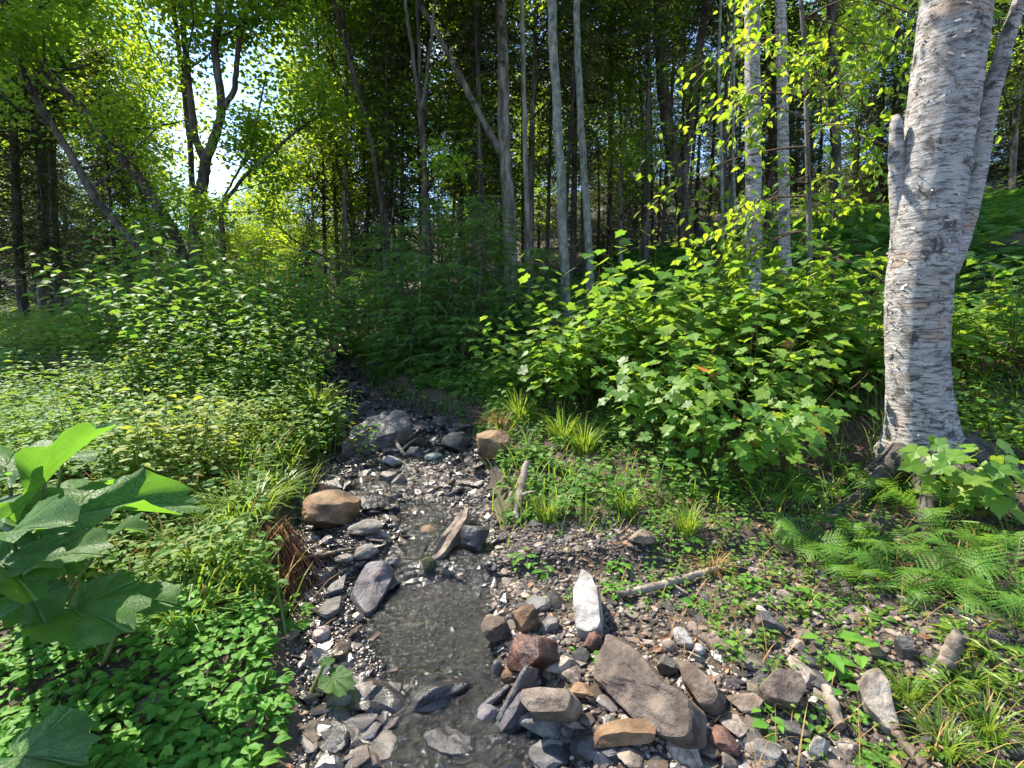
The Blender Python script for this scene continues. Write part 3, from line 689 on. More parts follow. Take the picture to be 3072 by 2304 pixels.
# --- gravel nobody could count
def gravel(name, label, n, seed, fn, smin, smax, mat, sub=1):
    r = rs_(seed); V, F = ICO[sub]
    x, y = fn(r, n)
    s = smin + (smax - smin) * r.random(len(x)) ** 2.5
    a = r.uniform(0, 6.28, len(x))
    ax = np.stack([np.cos(a), np.sin(a), r.normal(0, .2, len(x))], -1)
    R = frames(ax, np.stack([r.normal(0, .25, len(x)), r.normal(0, .25, len(x)), np.ones(len(x))], -1))
    S = np.stack([s, s * r.uniform(.55, .9, len(x)), s * r.uniform(.3, .6, len(x))], -1)
    mb = MB(); mb.scatter((V, F), np.stack([x, y, H(x, y) + s * .15], -1), R, S)
    # uneven pebbles
    vv = mb.v[0]; vv += np.random.default_rng(seed + 1).normal(0, 1, vv.shape) * np.repeat(s * .10, len(V))[:, None]
    o = mb.build(name, mat, None, True)
    tag(o, label, 'gravel', None, 'stuff')
def in_channel(y0, y1, k=1.0, pw=1.0):
    def fn(r, n):
        y = y0 + (y1 - y0) * r.random(n) ** pw; w = np.interp(y, WY, WK)
        return np.interp(y, YK, XK) + r.uniform(-1, 1, n) * w * k, y
    return fn
def on_bar(r, n):
    y = r.uniform(1.45, 3.3, n); w = np.interp(y, WY, WK)
    return np.interp(y, YK, XK) + w * .95 + 1.9 * r.random(n) ** 1.25 * np.interp(y, [1.4, 2.6, 3.3], [1.2, 1.0, .6]), y
gravel('gravel', 'wet gravel covering the bed of the stream', 9500, 31, in_channel(1.4, 5.4, 1.06, 1.15), .008, .030, M['pebble_wet'])
gravel('gravel', 'coarser stones filling the upper streambed', 2600, 32, in_channel(4.6, 14, 1.05, 1.3), .02, .07, M['pebble_wet'])
gravel('gravel', 'dry mixed gravel of the bar on the right of the stream', 12000, 33, on_bar, .005, .021, M['pebble'])
def on_bar2(r, n):
    y = r.uniform(3.2, 4.7, n); w = np.interp(y, WY, WK)
    return np.interp(y, YK, XK) + w * r.uniform(.25, 1.05, n), y
gravel('gravel', 'small grey cobble bank left of the pale log', 2600, 34, on_bar2, .010, .034, M['pebble'])
def left_shore(r, n):
    y = r.uniform(1.5, 3.1, n); w = np.interp(y, WY, WK)
    return np.interp(y, YK, XK) - w * r.uniform(.25, 1.15, n), y
gravel('gravel', 'fine dark gravel of the left shore of the pool', 6500, 35, left_shore, .005, .018, M['pebble_wet'])

# --- broken slate too plentiful to count
CHIPS = [(lambda vf: (vf[0] * np.array([1, .62 + .12 * (i % 3), .26 + .08 * (i % 3)]), vf[1]))(rock_shape(700 + i, 2 if i < 3 else 1, 9, .4, .78, .0)) for i in range(5)]
def rubble(name, label, n, seed, fn, smin, smax, mat):
    r = rs_(seed); x, y = fn(r, n); mb = MB(); z = H(x, y)
    s = smin + (smax - smin) * r.random(n) ** 2.2; a = r.uniform(0, 6.28, n)
    R = frames(np.stack([np.cos(a), np.sin(a), r.normal(0, .28, n)], -1), np.stack([r.normal(0, .35, n), r.normal(0, .35, n), np.ones(n)], -1))
    for k in range(5):
        m = np.arange(n) % 5 == k
        mb.scatter(CHIPS[k], np.stack([x, y, z + s * .08], -1)[m], R[m], np.stack([s, s, s * r.uniform(.7, 1.5, n)], -1)[m])
    o = mb.build(name, mat, None, False); tag(o, label, 'rubble', None, 'stuff')
rubble('rubble', 'broken wet slate filling the streambed', 1500, 41, in_channel(1.4, 6.0, 1.08, .9), .016, .075, M['pebble_wet'])
rubble('rubble', 'broken slate stepping up the far streambed', 520, 42, in_channel(5.2, 14, 1.1, 1.3), .04, .16, M['pebble_wet'])
rubble('rubble', 'broken stone over the gravel bar and lower slope', 1300, 43, on_bar, .012, .048, M['pebble'])
def edge_left(r, n):
    y = r.uniform(1.5, 6, n); w = np.interp(y, WY, WK)
    return np.interp(y, YK, XK) - w * r.uniform(.7, 1.12, n), y
rubble('rubble', 'dark slate pieces along the left edge of the stream', 420, 44, edge_left, .02, .075, M['pebble_wet'])
def front(r, n):
    return r.uniform(-.5, 1.6, n), r.uniform(1.45, 2.15, n)
rubble('rubble', 'slate pieces packed between the front boulders', 420, 45, front, .02, .06, M['pebble_wet'])

# ================================================================== leaf shapes
def T(V, F): return np.array(V, float), np.array(F, int)
DIAMOND = T([(0, 0, 0), (.5, .32, .07), (1, 0, -.08), (.5, -.32, .07)], [(0, 2, 1), (0, 3, 2)])
OVATE = T([(0, 0, 0), (.30, .30, .06), (.30, -.30, .06), (.45, 0, 0), (.68, .22, .03), (.68, -.22, .03), (1, 0, -.14)],
          [(0, 3, 1), (0, 2, 3), (1, 3, 4), (2, 5, 3), (3, 6, 4), (3, 5, 6)])
NARROW = T([(0, 0, 0), (.4, .11, .03), (.4, -.11, .03), (1, 0, -.15)], [(0, 3, 1), (0, 2, 3)])
def maple_tpl(lob=1.0):
    pts = [(0.02, 0), (-.12, .16), (-.05, .34), (.10, .46), (.24, .42), (.36, .62), (.50, .50), (.56, .28), (.70, .30), (.80, .13), (1.02, 0)]
    up = [(x, y) for x, y in pts]
    out = up + [(x, -y) for x, y in reversed(up[1:-1])]
    V = [(.36, 0, .0)] + [(x, y * .95, .10 * abs(y) - .16 * max(x - .3, 0) ** 1.3 - .10 * abs(y) ** 2) for x, y in out]
    n = len(out)
    return T(V, [(0, 1 + i, 1 + (i + 1) % n) for i in range(n)])
MAPLE = maple_tpl()
def twig_tpl(n=9, w=.13, droop=.12):
    """a needled twig: a comb of short flat needles on both sides"""
    V, F = [], []
    for i in range(n):
        x = .05 + .9 * i / (n - 1); z = -droop * x * x; l = w * (1.25 - .6 * x)
        for s in (-1, 1):
            k = len(V)
            V += [(x - .05, 0, z), (x + .055, 0, z), (x + l * .55, s * l, z + .03)]; F.append((k, k + 1, k + 2) if s > 0 else (k + 1, k, k + 2))
    k = len(V); V += [(.9, -.03, -droop), (.9, .03, -droop), (1.08, 0, -droop)]; F.append((k, k + 1, k + 2))
    return T(V, F)
TWIG = twig_tpl()
TWIG_FAR = twig_tpl(5, .2, .25)
def frond_arr(pairs=20, arch=.5, detail=True, seed=0, lean=0.0):
    """one fern frond, unit length, along +x and arching up then over"""
    r = rs_(seed); mb = MB()
    tt = np.linspace(0, 1, 16)
    path = np.stack([np.sin(tt * 1.5) * .72 + tt * .12, lean * tt ** 2 * .2, arch * np.sin(tt * 2.3) * .75 - .18 * tt ** 3], -1)
    path = path / np.linalg.norm(np.diff(path, axis=0), axis=1).sum()
    if detail: mb.tube(path, np.linspace(.012, .003, 16), 3, False)
    tan = norm(np.gradient(path, axis=0))
    q = np.linspace(.16, .985, pairs)
    P = np.stack([np.interp(q, tt, path[:, k]) for k in range(3)], -1)
    D = norm(np.stack([np.interp(q, tt, tan[:, k]) for k in range(3)], -1))
    side = norm(np.cross([0, 0, 1.0], D)); nrm = np.cross(D, side)
    ln = .27 * np.sin(np.clip((q - .05) / .95, 0, 1) ** .75 * math.pi * .93 + .18) ** .8 * np.where(q > .75, (1 - q) / .25 * .75 + .25, 1)
    if detail:
        m = 9; V, F = [], []
        xs = np.linspace(.03, .92, m)
        for i, x in enumerate(xs):
            wd = .13 * (1 - .7 * x)
            for s in (-1, 1):
                k = len(V); V += [(x - .045, 0, 0), (x + .06, 0, 0), (x + .07, s * wd, -.02)]; F.append((k, k + 1, k + 2) if s > 0 else (k + 1, k, k + 2))
        k = len(V); V += [(.85, -.03, 0), (.85, .03, 0), (1.05, 0, -.04)]; F.append((k, k + 1, k + 2))
        tpl = T(V, F)
    else:
        tpl = T([(0, -.09, 0), (0, .09, 0), (.4, .11, 0), (1, 0, -.06)], [(0, 3, 1), (1, 3, 2)])
    for s in (-1, 1):
        ax = side * s + D * .42 - nrm * .12 + r.normal(0, .05, D.shape)
        mb.scatter(tpl, P, frames(ax, nrm), ln * r.uniform(.9, 1.08, pairs))
    return mb.arrays()

# ================================================================== trees
def bez(pts, n):
    """smooth curve through points"""
    pts = np.asarray(pts, float); m = len(pts)
    s = np.concatenate([[0], np.cumsum(np.linalg.norm(np.diff(pts, axis=0), axis=1))])
    q = np.linspace(0, s[-1], n)
    out = np.stack([np.interp(q, s, pts[:, k]) for k in range(3)], -1)
    for _ in range(max(2, n // (m * 2))):
        out[1:-1] = .25 * out[:-2] + .5 * out[1:-1] + .25 * out[2:]
    return out

def limb(r, p, d, L, rad, lev, maxlev, tubes, tips, up=.10, nch=(5, 4), spread=.85, wob=.14):
    n = 7 - lev
    pts = [np.array(p, float)]; dd = norm(np.array(d, float)); dirs = []
    for i in range(n):
        dd = norm(dd + r.normal(0, wob, 3) + np.array([0, 0, up]))
        pts.append(pts[-1] + dd * L / n); dirs.append(dd)
    radii = np.linspace(rad, rad * .4, n + 1)
    tubes.append((np.array(pts), radii, 6 if lev == 0 else (4 if lev == 1 else 3)))
    if lev >= maxlev:
        for i in range(1, n + 1): tips.append((pts[i], dirs[i - 1]))
        return
    for k in range(nch[min(lev, len(nch) - 1)]):
        t_ = r.uniform(.28, 1.0); i = min(int(t_ * n), n - 1); f = t_ * n - i
        q = pts[i] * (1 - f) + pts[i + 1] * f
        c = np.cross(dirs[i], norm(r.normal(size=3))); c = norm(c)
        nd = norm(dirs[i] * .7 + c * spread + np.array([0, 0, .1]))
        limb(r, q, nd, L * r.uniform(.45, .68) * (1.15 - .45 * t_), rad * (1 - .6 * t_) * .6, lev + 1, maxlev, tubes, tips, up * .6, nch, spread, wob)
    tips.append((pts[-1], dirs[-1]))

def leaf_cloud(mb, r, tips, per, spread, size, tpl=DIAMOND, flat=.6, hang=0.15):
    P = np.array([t_[0] for t_ in tips]); D = np.array([t_[1] for t_ in tips])
    P = np.repeat(P, per, 0); D = np.repeat(D, per, 0); n = len(P)
    P = P + r.normal(0, 1, (n, 3)) * np.array([spread, spread, spread * flat])
    a = r.normal(0, 1, (n, 3)) * np.array([1, 1, .45]) + D * .5; a[:, 2] -= hang * 2
    nn = np.stack([r.normal(0, .55, n), r.normal(0, .55, n), np.ones(n)], -1)
    mb.scatter(tpl, P, frames(a, nn), size * r.uniform(.65, 1.25, n))

def tree_parts(root, trunk_tubes, tubes, crown_mb, bark, leafmat, smooth=True):
    base = np.array(root.location)
    for k, (pts, rad, n) in enumerate(trunk_tubes):
        mb = MB(); mb.tube(pts - base, rad, n); mb.build('trunk', bark, root, True)
    for tb in tubes:
        if not tb: continue
        mb = MB()
        for pts, rad, n in tb: mb.tube(pts - base, rad, n, False)
        mb.build('branches', bark, root, True)
    if crown_mb is not None and crown_mb.n:
        V, F = crown_mb.arrays()
        link('crown', mesh('crown', V - base, F, leafmat), root)

def px_path(pts, Y, dy=None):
    return np.array([at(u, v, Y if dy is None else Y + dy[i]) for i, (u, v) in enumerate(pts)])

def bark_path(P, r0, r1, seed, n=40, flare=1.0, flare_h=.5, wob=.006):
    C = bez(P, n); r = rs_(seed)
    C[1:] += r.normal(0, wob, (n - 1, 3)) * np.array([1, 1, 0])
    rad = np.linspace(r0, r1, n)
    zz = C[:, 2] - C[0, 2]
    rad = rad * (1 + flare * np.exp(-np.maximum(zz - .15, 0) / (flare_h * .5))) * r.uniform(.96, 1.04, n)
    return C, rad

def wood_tree(name, label, stems, bark, leafmat, seed, per=10, lsize=.10, lspread=.20, limbs=14, start=.35, llen=2.2, nch=(5, 4), cat='tree', group=None, up=.08, tpl=DIAMOND, grow=None, sides=10, limb_dir=None, leaf_hang=.15):
    """stems: list of (pixel path, depth, r0, r1, extra height above the last point, limb count or None)"""
    r = rs_(seed); root = None; tt, tubes, tips = [], [], []
    for path, Y, r0, r1, extra, nl in stems:
        P = px_path(path, Y)
        if root is None or nl != 'fork':
            g = on(P[0][0], P[0][1], -.12)
            if g[2] < P[0][2]: P = np.concatenate([[g], P])
        if root is None:
            root = empty(name, (P[0][0], P[0][1], hz(P[0][0], P[0][1])))
        if extra:
            d = norm(P[-1] - P[-2]); d = norm(d * .6 + np.array([0, 0, .5]))
            P = np.concatenate([P, [P[-1] + d * extra * .5, P[-1] + d * extra + r.normal(0, .15, 3)]])
        C, rad = bark_path(P, r0, r1, seed + len(tt), 44, .35 if nl != 'fork' else 0)
        tt.append((C, rad, sides))
        n = limbs if not isinstance(nl, int) else nl
        mine = []; tubes.append(mine)
        for k in range(n):
            t_ = start + (1 - start) * (k + r.random()) / n; i = min(int(t_ * 43), 42)
            a = r.uniform(0, 6.28) + k * 2.4
            d = np.array([math.cos(a), math.sin(a), r.uniform(.0, .7)])
            if limb_dir is not None: d = d + np.array(limb_dir)
            limb(r, C[i], d, llen * r.uniform(.6, 1.15) * (1.25 - .6 * t_), min(rad[i] * .42, .05), 0, 2, mine, tips, up, nch)
    mb = MB()
    if tips: leaf_cloud(mb, r, tips, per, lspread, lsize, tpl, hang=leaf_hang)
    tree_parts(root, tt, tubes, mb, bark, leafmat)
    return tag(root, label, cat, group)

# ---- stock trees: made once, copied to their places
def stock_broadleaf(seed, Ht, base_frac, llen, nl, per, lsize, lspread, r0):
    r = rs_(seed); tubes, tips = [], []
    P = np.array([[0, 0, -.2], [r.normal(0, .1), r.normal(0, .1), Ht * .3], [r.normal(0, .3), r.normal(0, .3), Ht * .7], [r.normal(0, .5), r.normal(0, .5), Ht]])
    C, rad = bark_path(P, r0, r0 * .15, seed, 36, .5)
    for k in range(nl):
        t_ = base_frac + (1 - base_frac) * (k + r.random()) / nl; i = min(int(t_ * 35), 34)
        a = k * 2.4 + r.uniform(-.5, .5)
        limb(r, C[i], [math.cos(a), math.sin(a), r.uniform(.1, .9)], llen * r.uniform(.7, 1.2) * (1.3 - .8 * t_), rad[i] * .45, 0, 2, tubes, tips, .06, (5, 4))
    mt = MB(); mt.tube(C, rad, 9)
    mbr = MB()
    for p, q, n in tubes: mbr.tube(p, q, n, False)
    mc = MB(); leaf_cloud(mc, r, tips, per, lspread, lsize)
    return mt, mbr, mc

def stock_spruce(seed, Ht, cb, reach, r0, twig=.34, per=9, step=.30, tpl=TWIG_FAR, dead=True, droop=.35):
    r = rs_(seed); mt = MB(); mc = MB(); md = MB()
    P = np.array([[0, 0, -.2], [0, 0, Ht * .5], [r.normal(0, .15), r.normal(0, .15), Ht]])
    C, rad = bark_path(P, r0, min(.015, r0 * .3), seed, 30, .3, wob=.0015)
    mt.tube(C, rad, 8)
    LP, LD, LN = [], [], []
    z = cb
    while z < Ht - .15:
        f = (z - cb) / (Ht - cb); L0 = reach * (1 - f) ** .8 * (.55 + .45 * min(1, f * 5)) + .12
        nb = r.integers(4, 7); a0 = r.uniform(0, 6.28)
        for b in range(nb):
            a = a0 + b * 6.28 / nb + r.normal(0, .25); L = L0 * r.uniform(.6, 1.15)
            out = np.array([math.cos(a), math.sin(a), 0]); m = 6
            s = np.linspace(0, 1, m)
            pts = np.array([C[0][0], C[0][1], z]) + out * (s * L)[:, None] + np.array([0, 0, 1]) * ((.25 * s - droop * s * s) * L * (1.2 - f))[:, None]
            mt.tube(pts, np.linspace(max(.004, rad[0] * .09 * (1 - f)), .003, m), 3, False)
            k = max(3, int(per * L / reach * 1.3) + 2)
            q = r.uniform(.12, 1, k); sd = np.where(np.arange(k) % 2, 1, -1)
            pp = np.stack([np.interp(q, s, pts[:, c]) for c in range(3)], -1)
            sid = np.cross([0, 0, 1], out)
            ax = out * .8 + sid * (sd * r.uniform(.3, 1.1, k))[:, None] + np.array([0, 0, -.25]) + r.normal(0, .15, (k, 3))
            LP.append(pp); LD.append(ax); LN.append(np.tile([0, 0, 1.0], (k, 1)) + r.normal(0, .3, (k, 3)))
            LP.append(pts[-1:]); LD.append(out[None] + [0, 0, -.2]); LN.append(np.array([[0, 0, 1.0]]))
        z += step * r.uniform(.7, 1.3)
    LP, LD, LN = map(np.concatenate, (LP, LD, LN))
    mc.scatter(tpl, LP, frames(LD, LN), twig * r.uniform(.6, 1.2, len(LP)))
    mc.scatter(tpl, [C[-1] - [0, 0, .1]], frames(np.array([[0, 0, 1.0]]), np.array([[1.0, 0, 0]])), [twig])
    if dead:
        for k in range(90):
            z = r.uniform(.4, cb + 1.5); a = r.uniform(0, 6.28); L = r.uniform(.4, 1.5)
            d = np.array([math.cos(a), math.sin(a), r.uniform(-.35, .15)]); s = np.linspace(0, 1, 5)[:, None]
            pts = np.array([0, 0, z]) + d * L * s + r.normal(0, .03, (5, 3)) * s
            md.tube(pts, np.linspace(.011, .003, 5), 3, False)
            for j in range(3):
                q = pts[r.integers(1, 4)]; e = norm(d + r.normal(0, .6, 3)) * r.uniform(.15, .5)
                md.tube(np.array([q, q + e * .5, q + e + [0, 0, -.04]]), [.006, .004, .002], 3, False)
    return mt, md, mc

def stock(kind, mbs, names, mats):
    return [(n, mb.data(n, m, n in ('trunk', 'branches', 'dead_branches'))) for mb, n, m in zip(mbs, names, mats) if mb.n]
BROAD = [stock('b', stock_broadleaf(900 + i, [13, 11, 15, 9][i], [.30, .18, .42, .12][i], [3.0, 2.7, 3.2, 2.4][i], [15, 15, 15, 14][i], 6, .14, .32, [.12, .10, .14, .08][i]), ('trunk', 'branches', 'crown'), (M['bark_grey'], M['bark'], M['canopy'])) for i in range(4)]
SPRUCE = [stock('s', stock_spruce(950 + i, [14, 11, 17][i], [3.6, 2.0, 5.5][i], [1.9, 1.7, 2.1][i], [.11, .085, .13][i], .52, 15, .27), ('trunk', 'dead_branches', 'crown'), (M['bark'], M['dead_twig'], M['spruce'])) for i in range(3)]

def place(name, label, cat, parts, x, y, rz=0., sc=1., group=None, crown_mat=None, dz=0.0):
    root = empty(name, on(x, y, dz), rz, sc)
    for n, me in parts:
        o = link(n, me, root)
        if crown_mat is not None and n in ('crown', 'foliage'):
            o.material_slots[0].link = 'OBJECT'; o.material_slots[0].material = crown_mat
    return tag(root, label, cat, group)

def wood_tree_slim(name, label, stems, *a, **k):
    return wood_tree(name, label, [(p, Y, r0 * .74, r1 * .72, e, nl) for p, Y, r0, r1, e, nl in stems], *a, **k)
# ---- the clump of leaning maples at the left
K = M['canopy']
wood_tree_slim('maple_tree', 'forked maple with pale upper fork standing against the bright sky gap', [
    ([(588, 760), (596, 640), (612, 520), (618, 470)], 11, .19, .15, 0, 1),
    ([(618, 475), (650, 400), (668, 320), (655, 230), (640, 150), (660, 60), (650, -60)], 11, .13, .05, 2.5, 'fork'),
    ([(612, 480), (585, 420), (575, 330), (560, 200), (548, 60)], 11.2, .11, .04, 2.0, 'fork'),
    ([(672, 325), (705, 270), (712, 170), (720, 90), (760, 0)], 11, .08, .035, 2.0, 'fork')], M['bark'], K, 11, 8, .12, .30, 8, .40, 1.8, (4, 4))
wood_tree_slim('maple_tree', 'dark maple trunk leaning left beside the forked maple', [
    ([(548, 745), (490, 640), (410, 520), (335, 440), (270, 350), (190, 270), (110, 190)], 11, .17, .09, 4, None)], M['bark'], K, 12, 7, .125, .30, 13, .42, 2.0, (5, 4))
wood_tree_slim('maple_tree', 'second thinner maple leaning far left across dark evergreens', [
    ([(430, 760), (360, 680), (280, 590), (215, 470), (160, 380), (95, 280), (60, 190)], 10.2, .12, .06, 3, None)], M['bark'], K, 13, 7, .12, .30, 12, .38, 1.9, (5, 4))
wood_tree_slim('maple_tree', 'slim straight maple stem close left of the forked maple', [
    ([(574, 745), (578, 600), (572, 450), (560, 330), (540, 180), (520, 20)], 11.8, .10, .05, 3.5, None)], M['bark'], K, 14, 5, .125, .28, 8, .5, 1.6, (5, 4))
wood_tree_slim('maple_tree', 'low maple with limbs arching right beneath the bright sky gap', [
    ([(660, 620), (690, 585), (740, 520), (800, 470), (880, 400), (960, 345)], 10.5, .07, .03, .6, 8),
    ([(665, 600), (700, 540), (760, 440), (775, 330), (790, 270)], 10.8, .05, .02, .5, 6)], M['bark'], K, 15, 4, .11, .22, 8, .3, 1.0, (4, 4))
wood_tree_slim('maple_tree', 'tall maple with shaded foliage filling the upper left corner', [
    ([(60, 830), (50, 600), (40, 400), (20, 200), (-30, 0)], 13.5, .15, .09, 2, None)], M['bark'], M['canopy_dark'], 16, 10, .14, .34, 16, .38, 2.3, (5, 4))
wood_tree_slim('old_tree', 'twin grey trunks rising from the dark thicket at far left', [
    ([(128, 840), (130, 700), (126, 560), (120, 400)], 15, .20, .15, 4, 6), ([(172, 845), (168, 720), (160, 580), (158, 400)], 15.3, .14, .10, 4, 6)], M['bark_grey'], M['canopy_dark'], 17, 11, .15, .34, 6, .55, 2.3, (5, 4))
# ---- slender stems left of centre
wood_tree_slim('slender_tree', 'pair-stemmed slender tree leaning left above the brook', [
    ([(1160, 880), (1152, 640), (1110, 420), (1060, 220), (1020, 80), (990, -40)], 12, .10, .06, 4, None),
    ([(1120, 470), (1078, 280), (1030, 60), (1000, -60)], 12.2, .06, .04, 3, 'fork')], M['bark'], K, 18, 5, .14, .30, 7, .55, 1.9, (5, 4))
wood_tree_slim('slender_tree', 'dark slender tree splitting into three thin stems at mid height', [
    ([(1290, 900), (1285, 700), (1272, 480), (1262, 330)], 10, .10, .075, 0, 1),
    ([(1262, 335), (1240, 180), (1222, 40), (1205, -80)], 10, .05, .03, 3, 'fork'), ([(1262, 335), (1258, 180), (1250, 0)], 10.1, .045, .03, 3, 'fork'), ([(1266, 330), (1290, 150), (1305, 0)], 10, .04, .025, 3, 'fork')], M['bark'], K, 19, 4, .13, .26, 4, .5, 1.2, (3, 4))
wood_tree_slim('old_tree', 'stout grey trunk with one long limb thrown up to the left', [
    ([(1535, 890), (1530, 700), (1520, 520), (1512, 420), (1510, 250), (1505, 60)], 12, .22, .13, 5, 8),
    ([(1500, 460), (1470, 400), (1410, 290), (1340, 150), (1270, 30), (1230, -60)], 12, .11, .07, 3, 'fork')], M['bark_grey'], K, 20, 5, .14, .32, 5, .6, 2.0, (5, 4))
wood_tree_slim('slender_tree', 'thin straight grey stem between the stout trunk and the pale poplars', [
    ([(1583, 870), (1580, 620), (1574, 400), (1570, 200), (1566, 0)], 11.5, .085, .06, 4, None)], M['bark_grey'], K, 21, 5, .14, .28, 4, .75, 1.5, (4, 4))
wood_tree_slim('poplar_tree', 'pale lichen-spotted poplar standing tallest at the centre', [
    ([(1700, 960), (1692, 760), (1682, 540), (1668, 300), (1660, 120), (1655, -40)], 8.6, .11, .085, 5, None)], M['poplar'], M['canopy_dark'], 22, 4, .12, .26, 5, .86, 1.5, (4, 4), sides=16)
wood_tree_slim('poplar_tree', 'second thinner pale poplar just right of the tallest one', [
    ([(1772, 860), (1762, 650), (1746, 430), (1736, 240), (1730, 60), (1728, -60)], 10.5, .105, .075, 5, None)], M['poplar'], M['canopy_dark'], 23, 4, .13, .26, 5, .86, 1.5, (4, 4), sides=14)
wood_tree_slim('old_tree', 'dark stout tree forming a V on the fern slope', [
    ([(2060, 690), (2038, 560), (2010, 420), (1988, 280), (1980, 90), (1975, -60)], 14, .26, .17, 6, 9),
    ([(2044, 600), (2062, 430), (2082, 270), (2100, 120), (2130, -40)], 14, .17, .1, 5, 'fork')], M['bark'], K, 24, 9, .16, .36, 8, .6, 2.6, (5, 4))
for k, (u, vb, Y, r_, lab) in enumerate([(1832, 740, 15, .06, 'leftmost thin dark stem between the poplars and the V-shaped tree'), (1930, 720, 16, .09, 'thicker of two dark stems left of the V-shaped tree'), (1958, 715, 16.5, .07, 'thin dark stem touching the left of the V-shaped tree'),
                                  (2168, 745, 12, .05, 'thin pale stem left of the two mid birches'), (2206, 745, 12.5, .055, 'thin white-footed stem right beside the pale thin stem'), (2505, 620, 13, .17, 'broad dark trunk behind the hanging leaves right of the birches')]):
    rr = rs_(60 + k)
    wood_tree_slim('slender_tree' if r_ < .1 else 'old_tree', lab, [([(u, vb), (u - rr.uniform(-4, 8), 450), (u - rr.uniform(0, 14), 200), (u - rr.uniform(0, 20), -40)], Y, r_, r_ * .65, 5, None)],
              M['poplar'] if k in (3, 4) else M['bark'], K if k != 5 else M['canopy_dark'], 70 + k, 9, .15, .34, 8, .66, 1.8, (5, 4))
wood_tree_slim('birch_tree', 'thicker of the two mid birches with rough black and white bark', [
    ([(2262, 890), (2262, 700), (2260, 500), (2258, 280), (2256, 80), (2254, -60)], 7.4, .15, .115, 5, None)], M['birch'], M['canopy'], 30, 9, .11, .26, 7, .75, 1.8, (5, 4), sides=20)
wood_tree_slim('birch_tree', 'thinner mid birch at the right of the pair', [
    ([(2358, 910), (2354, 700), (2350, 450), (2346, 200), (2340, -40)], 8.0, .115, .09, 5, None)], M['birch'], M['canopy'], 31, 9, .11, .26, 7, .75, 1.8, (5, 4), sides=18)

